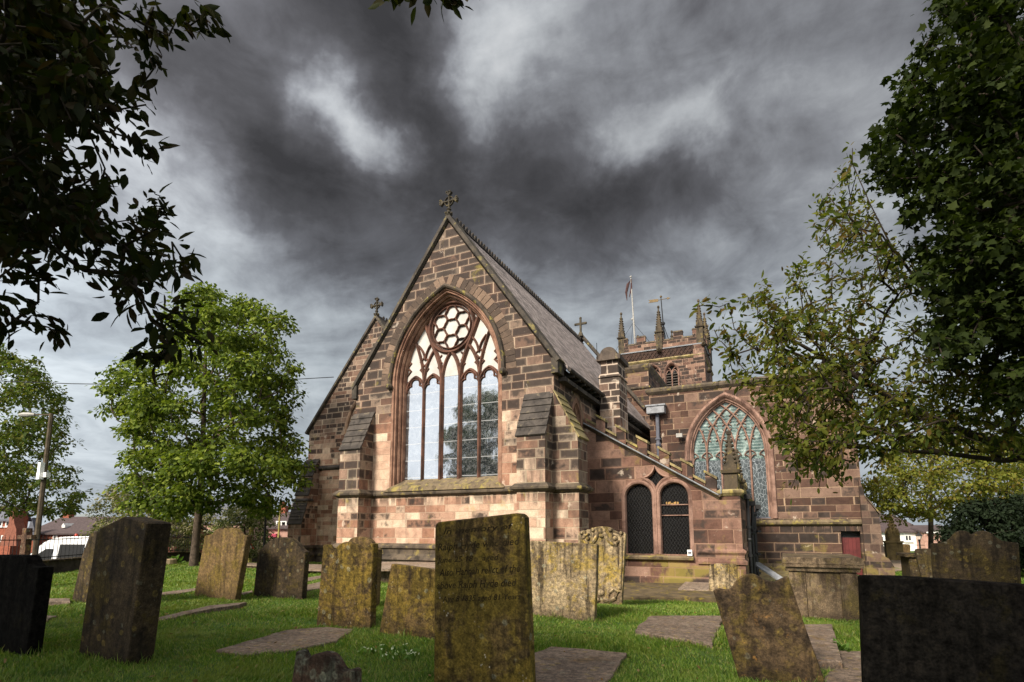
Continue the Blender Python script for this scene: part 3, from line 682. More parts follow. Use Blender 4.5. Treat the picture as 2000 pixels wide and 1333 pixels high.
b.add([(cxw - ow - .22, 15.84, 2.86), (cxw + ow + .22, 15.84, 2.86), (cxw + ow, 15.9, 3.0), (cxw - ow, 15.9, 3.0), (cxw + ow - .2, 16.5, 3.34), (cxw - ow + .2, 16.5, 3.34), (cxw - ow + .2, 16.5, 2.8), (cxw + ow - .2, 16.5, 2.8)],
      [(0, 1, 2, 3), (3, 2, 4, 5), (0, 3, 5, 6), (1, 7, 4, 2), (0, 6, 7, 1), (5, 4, 7, 6)])
b.build('sill', 'sill_stone', win)
# --- lancet in the south wall
lw = bpy.data.objects.new('lancet_window', None); COL.objects.link(lw); lw.parent = church
b = MB(); b.sweep(S62, lanc, [(-.14, .012), (.02, .014), (.05, -.08), (.09, -.10), (.1, -.3), (-.14, -.3)]); b.build('window_frame', 'frame_stone', lw)
b = MB(); b.plate(south(-6.42), [(17.6, 4.2), (18.7, 4.2), (18.7, 6.1), (17.6, 6.1)], (), 0, -.02); b.build('glass', 'dark_pane', lw)
b = MB(); b.sweep(S62, pointed(18.16, .63, 5.2, .95, 10), [(-.2, .006), (-.2, .02), (0, .02), (0, .006)]); b.build('hood_mould', 'voussoir_stone', lw)
# --- string course, plinth
plan = [(-14.75, 16.02), (-14.3, 16.02), (-14.3, 15.30), (-13.33, 15.30), (-13.33, 16.0), (-7.20, 16.0), (-7.20, 15.30), (-6.22, 15.30), (-6.22, 15.92), (-5.40, 15.92), (-5.40, 16.88), (-6.2, 16.88), (-6.2, 18.9)]
b = MB(); b.sweep(PLAN, plan, [(-.05, 2.64), (.02, 2.66), (.13, 2.74), (.14, 2.80), (.03, 2.92), (-.05, 2.92)]); b.build('string_course', 'string_stone', church)
b = MB(); b.sweep(PLAN, plan, [(-.1, 1.05), (.02, 1.05), (.13, .95), (.13, .89), (.06, .84), (.06, .70), (.22, .56), (.24, .50), (.17, .44), (.17, .20), (.30, .10), (.30, -.8), (-.1, -.8)]); b.build('plinth', 'string_stone', church)
# --- chancel buttresses
def buttress(fr, prof, u0, u1, caps, mt='buttress_stone', cm='slate_slab', n=6):
    """fr maps (depth, height, along)"""
    m = MB(); m.plate(fr, prof, (), u0, u1); o = m.build('buttress', mt, church)
    for (a, c) in caps:
        m = MB(); m.plate(fr, slates(a[0], a[1], c[0], c[1], n if abs(a[1] - c[1]) > .5 else 2, .05), (), u0 + .035 if u0 > u1 else u0 - .035, u1 - .035 if u0 > u1 else u1 + .035)
        m.build('weathering', cm, o)
    return o
YE = Fr((0, 16., 0), (0, -1, 0), (0, 0, 1), (1, 0, 0))        # projecting east
for (x0, x1) in ((-14.28, -13.35), (-7.18, -6.24)):
    buttress(YE, [(-.1, -.8), (.70, -.8), (.70, 4.42), (-.1, 5.95)], x0, x1, [((.0, 5.86), (.70, 4.42))])
XS = Fr((-6.2, 0, 0), (1, 0, 0), (0, 0, 1), (0, 1, 0))        # projecting south
buttress(XS, [(-.1, -.8), (.79, -.8), (.79, 4.38), (-.1, 6.0)], 15.94, 16.86, [((.0, 5.9), (.79, 4.38))], cm='mossy_slab')
# --- chimney
b = MB(); b.box(-5.98, -5.2, 20.3, 21.5, 3.2, 7.35)
b.frust(-6.03, -5.15, 20.25, 21.55, 7.35, 7.5, .08); b.box(-5.92, -5.26, 20.36, 21.44, 7.5, 8.06); ch = b.build('chimney', 'chimney_stone', church)
b = MB(); b.plate(Fr((0, 20.22, 0), (1, 0, 0), (0, 0, 1), (0, -1, 0)), [(-6.06, 8.02), (-5.12, 8.02), (-5.12, 8.2)] + [(-5.59 + .33 * math.cos(t_), 8.22 + .31 * math.sin(t_)) for t_ in np.linspace(0, math.pi, 12)] + [(-6.06, 8.2)], (), 0, -1.36)
b.build('chimney_cap', 'chimney_cap_stone', ch)
b = MB(); b.tube([(-6.02, 20.2, 8.1), (-6.02, 20.2, 8.75)], .012, 4); b.build('lightning_rod', 'black_iron', ch)

# --- north chapel
N22 = east(22.); ncx = -18.43
nwin = [(ncx - 1.45, 3.6)] + pointed(ncx, 1.45, 6.5, 2.1) + [(ncx + 1.45, 3.6)]
b = MB(); b.plate(N22, [(-22.78, -1.2), (-14.0, -1.2), (-14.0, 6.75), (ncx, 12.42), (-22.78, 6.75)], [nwin], 0, -.6)
b.box(-22.78, -22.2, 22.6, 34, -1.2, 6.75); b.build('aisle_wall', 'aisle_stone', church)
coping(22., (-22.9, 6.65), (ncx, 12.45), (-13.9, 6.65), back=.45)
cross((ncx, 21.98, 12.72), .66)
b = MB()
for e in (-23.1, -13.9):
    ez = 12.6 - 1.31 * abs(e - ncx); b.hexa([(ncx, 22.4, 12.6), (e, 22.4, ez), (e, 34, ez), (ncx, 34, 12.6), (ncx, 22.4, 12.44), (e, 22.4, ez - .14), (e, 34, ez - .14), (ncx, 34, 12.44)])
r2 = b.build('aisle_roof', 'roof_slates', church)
b = MB(); y = 22.5; b.add([(ncx - .14, 22.4, 12.46), (ncx, 22.4, 12.66), (ncx + .14, 22.4, 12.46), (ncx - .14, 34, 12.46), (ncx, 34, 12.66), (ncx + .14, 34, 12.46)], [(0, 1, 4, 3), (1, 2, 5, 4), (0, 2, 1), (3, 4, 5)])
while y < 33: b.box(ncx - .03, ncx + .03, y, y + .13, 12.56, 12.76); b.ball((ncx, y + .065, 12.77), .06, n=5); y += .25
b.build('ridge_crest', 'slate_slab', r2)
nw = bpy.data.objects.new('aisle_window', None); COL.objects.link(nw); nw.parent = church
b = MB(); b.sweep(N22, nwin, [(-.06, .012), (.03, .016), (.06, -.06), (.11, -.05), (.13, -.13), (.18, -.12), (.22, -.22), (.26, -.3), (.26, -.58), (-.06, -.58)]); b.build('window_frame', 'frame_stone', nw)
b = MB(); b.sweep(N22, pointed(ncx, 1.62, 6.45, 2.33, 14), [(-.22, .01), (-.2, .10), (-.10, .12), (-.04, .08), (-.04, .01)]); b.build('hood_mould', 'voussoir_stone', nw)
b = MB(); b.plate(east(22.4), [(ncx - 1.4, 3.6), (ncx + 1.4, 3.6)] + pointed(ncx, 1.4, 6.5, 2.0)[::-1], (), 0, -.02); b.build('glass', 'cream_pane', nw)
b = MB()
for x in (-.45, .45): b.sweep(east(22.3), [(ncx + x, 3.6), (ncx + x, 8.2)], rib(.12, .16))
for sx in (-1, 1):
    b.sweep(east(22.3), [(ncx + sx * x, z) for x, z in bez((1.2, 6.2), (1.1, 6.9), (.82, 7.1))], rib(.08, .14, .004 * sx)); b.sweep(east(22.3), [(ncx + sx * x, z) for x, z in bez((.45, 6.2), (.5, 6.9), (.82, 7.1))], rib(.08, .14, .006 + .002 * sx))
b.build('tracery', 'tracery_stone', nw)
YN = Fr((0, 22., 0), (0, -1, 0), (0, 0, 1), (1, 0, 0))
buttress(YN, [(-.1, -1.2), (1.05, -1.2), (1.05, 1.86), (.72, 2.9), (.70, 3.05), (.66, 3.35), (.56, 3.70), (.56, 3.86), (.44, 4.22), (.44, 4.36), (.30, 4.72), (.30, 4.86), (.0, 5.3), (-.1, 5.3)], -22.85, -21.93,
         [((.72, 2.92), (1.05, 1.86)), ((.54, 3.72), (.66, 3.34)), ((.42, 4.24), (.56, 3.86)), ((.28, 4.74), (.44, 4.36)), ((.02, 5.25), (.30, 4.86))])
np_ = [(-23.2, 22.02), (-22.87, 22.02), (-22.87, 20.93), (-21.91, 20.93), (-21.91, 22.0), (-14.2, 22.0)]
b = MB(); b.sweep(PLAN, [(-21.9, 22.), (-14., 22.)], [(-.05, 4.62), (.02, 4.64), (.10, 4.72), (.11, 4.78), (.02, 4.9), (-.05, 4.9)])
b.sweep(PLAN, [(-22.87, 21.6), (-22.87, 21.26), (-21.91, 21.26), (-21.91, 21.6)], [(-.05, 2.98), (.08, 3.0), (.09, 3.06), (.0, 3.14), (-.05, 3.14)]); b.build('string_course', 'slate_slab', church)
b = MB(); b.sweep(PLAN, np_, [(-.1, .74), (.02, .74), (.10, .66), (.10, .58), (.05, .54), (.05, .40), (.16, .28), (.16, .22), (.10, .16), (.10, -.1), (.2, -.2), (.2, -1.2), (-.1, -1.2)]); b.build('plinth', 'string_stone', church)

# --- low vestry against the chancel
VY = 18.9; V = east(VY); rake = lambda x: 5.22 - .608 * (x + 6.0)
l1 = [(-4.78, .72)] + rounded(-4.29, .49, 2.62) + [(-3.80, .72)]; l2 = [(-3.60, .72)] + rounded(-3.11, .49, 2.62) + [(-2.62, .72)]
dia = bez((-3.70, 3.66), (-3.62, 3.34), (-3.33, 3.27), 6)[:-1] + bez((-3.33, 3.27), (-3.62, 3.14), (-3.70, 2.86), 6)[:-1] + bez((-3.70, 2.86), (-3.78, 3.14), (-4.07, 3.27), 6)[:-1] + bez((-4.07, 3.27), (-3.78, 3.34), (-3.70, 3.66), 6)[:-1]
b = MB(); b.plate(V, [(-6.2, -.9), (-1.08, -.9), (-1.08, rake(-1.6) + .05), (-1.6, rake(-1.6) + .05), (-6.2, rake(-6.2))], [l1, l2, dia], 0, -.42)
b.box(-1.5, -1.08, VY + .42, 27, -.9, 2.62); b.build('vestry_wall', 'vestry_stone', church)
b = MB(); b.hexa([(-6.2, VY + .3, 5.0), (-1.2, VY + .3, 2.5), (-1.2, 27, 2.5), (-6.2, 27, 5.0), (-6.2, VY + .3, 5.1), (-1.2, VY + .3, 2.6), (-1.2, 27, 2.6), (-6.2, 27, 5.1)]); b.build('vestry_roof', 'lead_grey', church)
b = MB(); caps = []
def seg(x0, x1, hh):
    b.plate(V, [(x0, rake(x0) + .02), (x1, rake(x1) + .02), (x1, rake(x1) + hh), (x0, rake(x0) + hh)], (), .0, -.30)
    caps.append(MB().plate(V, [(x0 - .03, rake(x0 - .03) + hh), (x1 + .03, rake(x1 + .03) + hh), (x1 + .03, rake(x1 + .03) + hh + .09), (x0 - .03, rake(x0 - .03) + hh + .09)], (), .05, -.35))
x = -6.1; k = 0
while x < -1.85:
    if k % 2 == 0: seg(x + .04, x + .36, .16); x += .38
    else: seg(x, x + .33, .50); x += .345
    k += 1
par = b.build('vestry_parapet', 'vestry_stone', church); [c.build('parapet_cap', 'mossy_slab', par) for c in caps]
b = MB(); b.sweep(V, [(-6.15, rake(-6.15) - .02), (-1.66, rake(-1.66) - .02)], [(-.07, .02), (-.05, .12), (.01, .14), (.06, .06), (.10, .02), (.10, -.05), (-.07, -.05)]); b.build('raking_string', 'string_stone', church)
b = MB(); b.tube([(-6.15, VY - .15, rake(-6.15) + .01), (-1.72, VY - .15, rake(-1.72) + .01), (-1.62, VY - .15, rake(-1.7) + .06), (-1.62, VY - .15, 2.88)], .022, 6); b.build('lead_pipe', 'lead_grey', church)
vw = bpy.data.objects.new('vestry_window', None); COL.objects.link(vw); vw.parent = church
b = MB()
for k, l in enumerate((l1, l2)): b.sweep(V, l, [(-.09, .008 + .002 * k), (-.03, .03 + .002 * k), (.02, .012 + .002 * k), (.05, -.07), (.05, -.25), (-.09, -.25)])
b.sweep(V, dia, [(-.05, .009), (.0, .02), (.03, -.06), (.03, -.25), (-.05, -.25)], True)
b.sweep(V, [(-3.7, .74), (-3.7, 2.75)], rib(.08, .2, .06)); b.build('window_frame', 'pink_stone', vw)
b = MB(); b.plate(east(VY + .16), [(-4.9, .6), (-2.5, .6), (-2.5, 3.8), (-4.9, 3.8)], (), 0, -.012); b.build('glass', 'vestry_glass', vw)
b = MB()
for z0, z1 in ((2.33, 2.36), (1.98, 2.01)): b.box(-3.58, -2.64, VY + .1, VY + .14, z0, z1)
for x0 in (-3.59, -2.66): b.box(x0, x0 + .03, VY + .1, VY + .14, 2.01, 2.33)
b.build('vent_frame', 'pink_stone', vw)
b = MB(); b.sweep(V, [(-4.85, .60), (-2.55, .60)], [(-.08, .0), (-.07, .10), (-.02, .16), (.05, .14), (.09, .0)]); b.build('sill', 'sill_stone', vw)
vp = [(-2.42, VY), (-1.08, VY), (-1.08, 26.9)]
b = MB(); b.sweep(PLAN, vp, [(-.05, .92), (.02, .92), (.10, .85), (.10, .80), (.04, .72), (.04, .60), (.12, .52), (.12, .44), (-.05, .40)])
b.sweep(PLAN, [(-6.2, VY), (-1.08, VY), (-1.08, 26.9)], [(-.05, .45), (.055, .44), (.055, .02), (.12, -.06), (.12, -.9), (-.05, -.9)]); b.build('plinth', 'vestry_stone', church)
b = MB(); b.sweep(PLAN, [(-1.66, VY + .3), (-1.66, VY - .02), (-1.04, VY - .02), (-1.04, 26.9)], [(-.2, 2.56), (.0, 2.58), (.09, 2.68), (.10, 2.74), (.0, 2.8), (-.2, 2.8)]); b.build('string_course', 'mossy_slab', church)
def pinnacle(c, hw, hs, hp, nm='pinnacle', mt='pinnacle_stone', cr=6):
    m = MB(); x, y, z = c
    m.box(x - hw, x + hw, y - hw, y + hw, z, z + hs); m.frust(x - hw * 1.35, x + hw * 1.35, y - hw * 1.35, y + hw * 1.35, z + hs, z + hs + .1, -.03)
    for sx, sy in ((0, -1), (1, 0), (-1, 0), (0, 1)):       # gablets
        fr = Fr((x, y, z + hs + .1), (1, 0, 0) if sx == 0 else (0, 1, 0), (0, 0, 1), (sx, sy, 0))
        m.plate(fr, [(-hw, 0), (hw, 0), (hw, .25 * hp * .5), (0, .25 * hp), (-hw, .25 * hp * .5)], (), hw * .98, hw * .5)
    m.lathe((x, y, z + hs + .1), [(hw * 1.1, 0), (hw * .95, hp * .18), (.035 + hw * .12, hp * .9), (hw * .5, hp * .93), (hw * .5, hp * .96), (.02, hp)], 4, math.pi / 4)
    for k in range(cr):
        t_ = .2 + .65 * k / cr; rr = hw * (1.25 - 1.1 * t_)
        for an in range(4):
            aa = math.pi / 4 + an * math.pi / 2; m.ball((x + rr * math.cos(aa) * 1.1, y + rr * math.sin(aa) * 1.1, z + hs + .1 + hp * t_), hw * .26, n=5)
    m.ball((x, y, z + hs + .1 + hp * .97), hw * .42, n=6)
    return m.build(nm, mt, church)
pinnacle((-1.33, VY + .24, 2.8), .2, .52, 1.28); pinnacle((-1.30, 22.3, 2.8), .17, .45, 1.15)
b = MB(); b.box(-1.42, -1.2, VY + .5, 27, 2.8, 2.95); b.box(-1.42, -1.2, VY + .5, 27, 3.3, 3.42)
for k in range(14):
    y0 = VY + .55 + k * .55; b.box(-1.38, -1.24, y0, y0 + .14, 2.95, 3.3); b.frust(-1.42, -1.2, y0 + .14, y0 + .42, 3.42, 3.62, .03)
b.build('pierced_parapet', 'mossy_slab', church)
def downpipe(pts, r=.055, mt='black_iron'):
    m = MB(); m.tube(pts, r, 8)
    for p in pts[1:-1]: m.ball(p, r * 1.5, n=6)
    a, e = np.array(pts[0]), np.array(pts[-1])
    for t_ in (.3, .6, .85): q = a + (e - a) * t_; m.lathe((q[0], q[1], q[2]), [(r * 1.5, -.04), (r * 1.5, .04)], 8)
    m.box(pts[0][0] - .1, pts[0][0] + .1, pts[0][1] - .1, pts[0][1] + .1, pts[0][2], pts[0][2] + .16)
    return m.build('downpipe', mt, church, True)
downpipe([(-.90, 19.5, 2.5), (-.90, 19.5, 1.2), (-.90, 19.5, -.5)]); downpipe([(-.82, 21.2, 2.35), (-.88, 21.2, 1.4), (-.88, 21.2, -.5)]); downpipe([(-.7, 23.0, 2.3), (-.86, 23.0, 2.1), (-.86, 23.0, -.5)], .07)
downpipe([(-5.05, 26.86, 7.1), (-5.05, 26.86, 5.6), (-5.05, 26.86, 3.0)], .09, 'slate_blue')
b = MB(); b.box(-5.5, -4.66, 26.55, 26.98, 7.1, 7.45); b.box(-5.55, -4.6, 26.5, 26.98, 7.45, 7.52); b.build('hopper_head', 'lead_grey', church)

# --- south chapel
CY = 27.; K = east(CY); kc, ka, kz, kh = -1.95, 1.72, 5.05, 2.62
kop = [(kc - ka, 2.02)] + pointed(kc, ka, kz, kh) + [(kc + ka, 2.02)]
b = MB(); b.plate(K, [(-5.45, -1.), (3.15, -1.), (3.15, 8.2), (-5.45, 8.2)], [kop, [(2.28, -.62), (2.98, -.62), (2.98, 1.46), (2.28, 1.46)]], 0, -.55)
b.box(2.6, 3.15, 27.55, 45, -1., 8.2); b.box(-5.45, -4.95, 27.55, 31.3, 5., 8.2)
b.plate(K, [(-4.1, 8.42), (-4.1, 8.42 + .001), (3.15, 8.43), (3.15, 8.42)], (), 0, -.4); b.build('chapel_wall', 'chapel_stone', church)
b = MB(); b.box(-5.4, 3.0, 27.4, 45, 7.9, 8.1); b.build('chapel_roof', 'lead_grey', church)
b = MB(); b.sweep(PLAN, [(-5.45, 31.), (-5.45, 27.), (3.15, 27.), (3.15, 45.)], [(-.1, 8.1), (.02, 8.1), (.14, 8.22), (.16, 8.32), (.10, 8.42), (-.35, 8.5), (-.35, 8.1)])
for x in (.35, 1.9): b.box(x, x + .55, 26.98, 27.4, 8.44, 8.72)
b.build('cornice', 'string_stone', church)
b = MB(); b.sweep(PLAN, [(-1.0, 27.), (3.15, 27.), (3.15, 45.)], [(-.05, 1.68), (.05, 1.70), (.14, 1.76), (.16, 1.84), (.12, 1.92), (.02, 1.96), (-.05, 1.96)])
b.sweep(PLAN, [(-1.0, 27.), (2.2, 27.)], [(-.05, .1), (.06, .05), (.12, -.1), (.12, -1.), (-.05, -1.)]); b.build('string_course', 'sill_stone', church)
kw = bpy.data.objects.new('chapel_window', None); COL.objects.link(kw); kw.parent = church
b = MB(); b.sweep(K, kop, [(-.20, .01), (-.16, .09), (-.08, .11), (.0, .05), (.05, -.06), (.10, -.07), (.13, -.16), (.18, -.18), (.18, -.5), (-.2, -.5)]); b.build('window_frame', 'pink_stone', kw, True)
b = MB(); KT = east(CY + .2); R_ = (ka * ka + kh * kh) / (2 * ka); li = ka - .16; pit = 2 * li / 5
inside = lambda x, z: z < kz or (z - kz) ** 2 + (abs(x - kc) + R_ - ka) ** 2 < (R_ - .10) ** 2
for i in range(1, 5):
    xm = kc - li + pit * i; b.sweep(KT, [(xm, 2.0), (xm, kz)], rib(.10, .18, .002 * i))
for i in range(0, 6):
    xm = kc - li + pit * i
    for sx in (-1, 1):
        P = []
        for t_ in np.linspace(0, 1.25, 40):
            q = (xm + sx * (R_ - R_ * math.cos(t_)), kz + R_ * math.sin(t_))
            if not inside(*q): break
            P.append(q)
        if len(P) > 2: b.sweep(KT, P, rib(.085, .16, .003 * i + .0015 * sx))
for i in range(5):
    xm = kc - li + pit * (i + .5); h2 = pit / 2
    for sx in (-1, 1):
        b.sweep(KT, [(xm + sx * x, z) for x, z in bez((h2, kz - .45), (h2 * .9, kz - .15), (.12, kz - .13), 6)], rib(.045, .12, -.01 + .001 * sx)); b.sweep(KT, [(xm + sx * x, z) for x, z in bez((h2, kz + .1), (h2 * .2, kz - .02), (.08, kz - .16), 6)], rib(.045, .12, -.012 + .001 * sx))
for r_, (n_, z_) in enumerate(((4, 5.75), (5, 6.1), (3, 6.45), (2, 6.9))):
    for i in range(n_):
        xm = kc + (i - (n_ - 1) / 2) * pit
        if inside(xm, z_ + .2):
            for sx in (-1, 1): b.sweep(KT, [(xm + sx * x, z_ + z) for x, z in ((.2, -.12), (.09, .0), (.2, .1))], rib(.04, .1, -.02 + .001 * sx - .002 * r_))
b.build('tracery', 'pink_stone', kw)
b = MB(); b.plate(east(CY + .32), [(kc - ka, 1.95), (kc + ka, 1.95)] + pointed(kc, ka, kz, kh)[::-1], (), 0, -.02); b.build('glass', 'chapel_glass', kw)
b = MB(); b.box(kc - ka + .1, kc + ka - .1, CY + .1, CY + .34, 2.0, 2.09); b.build('sill', 'slate_blue', kw)
XC = Fr((3.15, 0, 0), (1, 0, 0), (0, 0, 1), (0, 1, 0))
buttress(XC, [(-.1, -1.), (.86, -1.), (.86, .05), (.70, .38), (.58, .45), (.48, 2.15), (.06, 2.85), (.03, 3.2), (-.1, 3.6)], 26.72, 27.75, [((.04, 2.92), (.50, 2.2))], 'dark_buttress_stone', 'string_stone', 2)
dr = bpy.data.objects.new('door', None); COL.objects.link(dr); dr.parent = church
b = MB()
for k in range(5): b.box(2.29 + k * .137, 2.29 + k * .137 + .131, 27.3, 27.35, -.62, 1.2)
b.build('door_leaf', 'door_red', dr); b = MB(); b.box(2.28, 2.98, 27.32, 27.4, 1.2, 1.46); b.build('overpanel', 'black_iron', dr); b = MB(); b.ball((2.86, 27.26, .35), .04); b.build('handle', 'black_iron', dr)
b = MB(); b.box(2.0, 3.0, 26.97, 27.1, 1.47, 1.66); b.box(2.985, 3.12, 26.96, 27.1, -.7, 1.47); b.build('door_surround', 'chapel_stone', church)
b = MB(); p = aY(1327, 851, 26.7); b.box(p[0] - .14, p[0] + .14, 26.6, 26.8, p[2] - .09, p[2] + .09); b.box(p[0] - .03, p[0] + .03, 26.8, 27., p[2] - .1, p[2]); b.build('floodlight', 'floodlight_grey', church)

# --- nave
b = MB(); b.box(-14.2, -6.3, 31.3, 54, -1, 10.75); b.build('nave_wall', 'chapel_stone', church)
b = MB(); b.sweep(PLAN, [(-14.2, 31.3), (-6.3, 31.3), (-6.3, 54.)], [(-.1, 10.6), (.02, 10.6), (.16, 10.8), (.18, 10.95), (.10, 11.05), (-.4, 11.15), (-.4, 10.6)])
b.sweep(PLAN, [(-14.2, 31.3), (-6.3, 31.3), (-6.3, 54.)], [(-.1, 9.55), (.02, 9.55), (.1, 9.62), (.1, 9.7), (-.1, 9.78)]); b.build('cornice', 'string_stone', church)

# --- tower
TY = 54.; TL, TR = -13.75, -5.62; TT = east(TY); b = MB()
bels = []
for bc in (-10.35, -8.62): bels.append([(bc - .62, 15.3)] + pointed(bc, .62, 16.8, .85, 8) + [(bc + .62, 15.3)])
b.plate(TT, [(TL, -1.), (TR, -1.), (TR, 19.3), (TL, 19.3)], bels, 0, -.8); b.plate(south(TR), [(TY + .8, -1.), (62., -1.), (62., 19.3), (TY + .8, 19.3)], (), 0, -.8); b.box(TL, TL + .8, TY + .8, 62, 0, 19.3); b.box(TL, TR, 61.9, 62, 0, 19.3)
b.build('tower_wall', 'tower_stone', church)
b = MB(); b.box(TL + .1, TR - .1, TY + .4, 61.6, 18.9, 19.1); b.build('tower_roof', 'lead_grey', church)
b = MB(); c2 = []
def merl(x0, x1, y0, y1, top):
    b.box(x0, x1, y0, y1, 19.3, top); c2.append(MB().frust(x0 - .05, x1 + .05, y0 - .05, y1 + .05, top, top + .16, .06))
n_ = 9; st = (TR - TL) / n_
for k in range(n_):
    merl(TL + k * st, TL + (k + 1) * st - .001, TY - .02, TY + .35, 20.75 if k % 2 == 0 else 20.05); merl(TL + k * st, TL + (k + 1) * st - .001, 61.6, 61.95, 20.75 if k % 2 == 0 else 20.05)
st = 7.2 / 9
for k in range(9): merl(TR - .35, TR + .02, TY + .4 + k * st, TY + .4 + (k + 1) * st - .001, 20.75 if k % 2 == 0 else 20.05); merl(TL - .02, TL + .35, TY + .4 + k * st, TY + .4 + (k + 1) * st - .001, 20.75 if k % 2 == 0 else 20.05)
tp = b.build('tower_parapet', 'tower_stone', church); [c.build('parapet_cap', 'string_stone', tp) for c in c2]
b = MB(); tpl = [(TL, 62.), (TL, TY), (TR, TY), (TR, 62.)]
b.sweep(PLAN, tpl, [(-.05, 18.02), (.03, 18.05), (.16, 18.2), (.03, 18.34), (-.05, 18.34)]); b.build('string_course', 'mossy_slab', church)
b = MB(); b.sweep(PLAN, tpl, [(-.05, 19.2), (.12, 19.22), (.14, 19.32), (-.05, 19.36)]); b.build('lead_flashing', 'lead_grey', church)
b = MB(); x = TL + .5; k = 0
while x < TR - .6:
    b.sweep(TT, [(x, 18.42), (x + .5, 19.1)], rib(.09, .10, .09)); b.sweep(TT, [(x + .5, 18.42), (x, 19.1)], rib(.09, .10, .094)); x += .40
b.plate(TT, [(TL + .45, 18.38), (TR - .5, 18.38), (TR - .5, 19.14), (TL + .45, 19.14)], (), .012, -.05)
b.build('lattice_frieze', 'frieze_stone', church)
for bc, op in zip((-10.35, -8.62), bels):
    bw = bpy.data.objects.new('belfry_window', None); COL.objects.link(bw); bw.parent = church
    b = MB(); b.sweep(TT, op, [(-.14, .01), (-.08, .14), (.0, .06), (.06, -.1), (.1, -.4), (-.14, -.4)]); b.build('window_frame', 'pink_stone', bw)
    b = MB(); b.plate(east(TY + .6), [(bc - .62, 15.2), (bc + .62, 15.2), (bc + .62, 17.8), (bc - .62, 17.8)], (), 0, -.05); b.build('back_panel', 'black_iron', bw)
    b = MB()
    for k in range(6): b.hexa([(bc - .6, TY + .15, 15.3 + k * .26), (bc + .6, TY + .15, 15.3 + k * .26), (bc + .6, TY + .5, 15.5 + k * .26), (bc - .6, TY + .5, 15.5 + k * .26)] + [(bc - .6, TY + .15, 15.35 + k * .26), (bc + .6, TY + .15, 15.35 + k * .26), (bc + .6, TY + .5, 15.55 + k * .26), (bc - .6, TY + .5, 15.55 + k * .26)])
    b.build('louvres', 'slate_slab', bw)
    b = MB(); b.sweep(east(TY + .12), [(bc, 15.3), (bc, 16.8)], rib(.12, .15))
    for sx in (-1, 1):
        b.sweep(east(TY + .12), [(bc + sx * x, z) for x, z in bez((0, 16.8), (.1, 17.2), (.42, 17.35))], rib(.1, .14, .003 * sx)); b.sweep(east(TY + .12), [(bc + sx * x, z) for x, z in bez((.55, 16.6), (.5, 16.95), (.28, 17.05))], rib(.08, .12, .005 + .002 * sx)); b.sweep(east(TY + .12), [(bc + sx * x, z) for x, z in bez((0, 16.6), (.08, 16.95), (.28, 17.05))], rib(.08, .12, .01 + .002 * sx))
    b.build('tracery', 'pink_stone', bw)
b = MB()
for (x0, x1, y0, y1) in ((TR - .9, TR + .12, TY - .12, TY + .9),):
    b.box(x0, x1, y0, y1, 14., 19.2); b.frust(x0 - .2, x1 + .55, y0 - .55, y1 + .2, 8., 14., .0)
    b.hexa([(x0, y0 - .4, 13.9), (x1 + .5, y0 - .4, 13.9), (x1 + .5, y1, 13.9), (x0, y1, 13.9), (x0, y0, 15.6), (x1, y0, 15.6), (x1, y1, 15.6), (x0, y1, 15.6)])
b.build('tower_buttress', 'tower_stone', church)
for (x, y) in ((TL + .25, TY + .25), ((TL + TR) / 2, TY + .13), (TR - .24, TY + .24), (TL + .26, 61.71), ((TL + TR) / 2, 61.83), (TR - .23, 61.72), (TR - .13, 58.)):
    pinnacle((x, y, 19.2), .30, 1.75, 2.75, cr=7)
for q in ((-9.7, TY - .3, 19.05), (TR + .1, TY - .15, 19.1), (TR + .45, TY + .4, 16.6)): MB().ball(q, .26, 1, 1.6, .8, 6).ball((q[0], q[1] - .3, q[2] + .1), .16, n=5).build('gargoyle', 'pinnacle_stone', church)
# --- things standing on the tower and hung in the vestry
b1 = aY(1241, 662, 57.); t1 = aY(1232, 541, 57.)
fp = thing('flagpole', 'tall thin flagpole with a limp furled flag, on the roof of the church tower', 'flagpole', (b1[0], 57., 19.1))
b = MB(); b.tube([(b1[0], 57., 19.1), (t1[0] + .15, 57., 24.), (t1[0], 57., t1[2])], [.11, .09, .05], 8); b.ball((t1[0], 57., t1[2]), .12); b.ball((b1[0] - .25, 57., 24.), .14); b.build('pole', 'floodlight_grey', fp)
b = MB(); fv = [(t1[0] + .05, 57., t1[2] - .3), (t1[0] - .35, 57.05, t1[2] - .8), (t1[0] - .55, 57., t1[2] - 1.7), (t1[0] - .5, 57.05, t1[2] - 2.6), (t1[0] - .25, 57., t1[2] - 2.3), (t1[0] + .02, 57.02, t1[2] - 1.4)]
b.tube([fv[0], fv[1], fv[2], fv[3]], [.07, .16, .13, .03], 6); b.tube([fv[0], fv[5], fv[4]], [.06, .1, .03], 6); b.build('flag', 'flag_red', fp)
b = MB()
for e in ((-3., 0), (2.6, 0), (-1.2, 2)): b.tube([(b1[0] - .2, 57., 23.6), (b1[0] + e[0], 57. + e[1], 19.6)], .018, 4)
b.build('stay_wires', 'black_iron', fp)
v0 = aY(1291, 586, 58.); vb = v0[2]
wv = thing('weathervane', 'gilded arrow weathervane on a braced iron mast, on the church tower roof', 'weathervane', (v0[0] + .3, 58., 19.1))
b = MB(); b.tube([(v0[0] + .3, 58., 19.1), (v0[0], 58., vb + .3)], [.09, .05], 6); b.ball((v0[0] + .12, 58., vb - 2.7), .22)
for e in ((-.5, 0), (1.2, 0), (.5, .8), (.2, -.7)): b.tube([(v0[0] + .12, 58., vb - 2.7), (v0[0] + e[0] + .1, 58. + e[1], 19.1)], .035, 4)
b.build('mast', 'black_iron', wv)
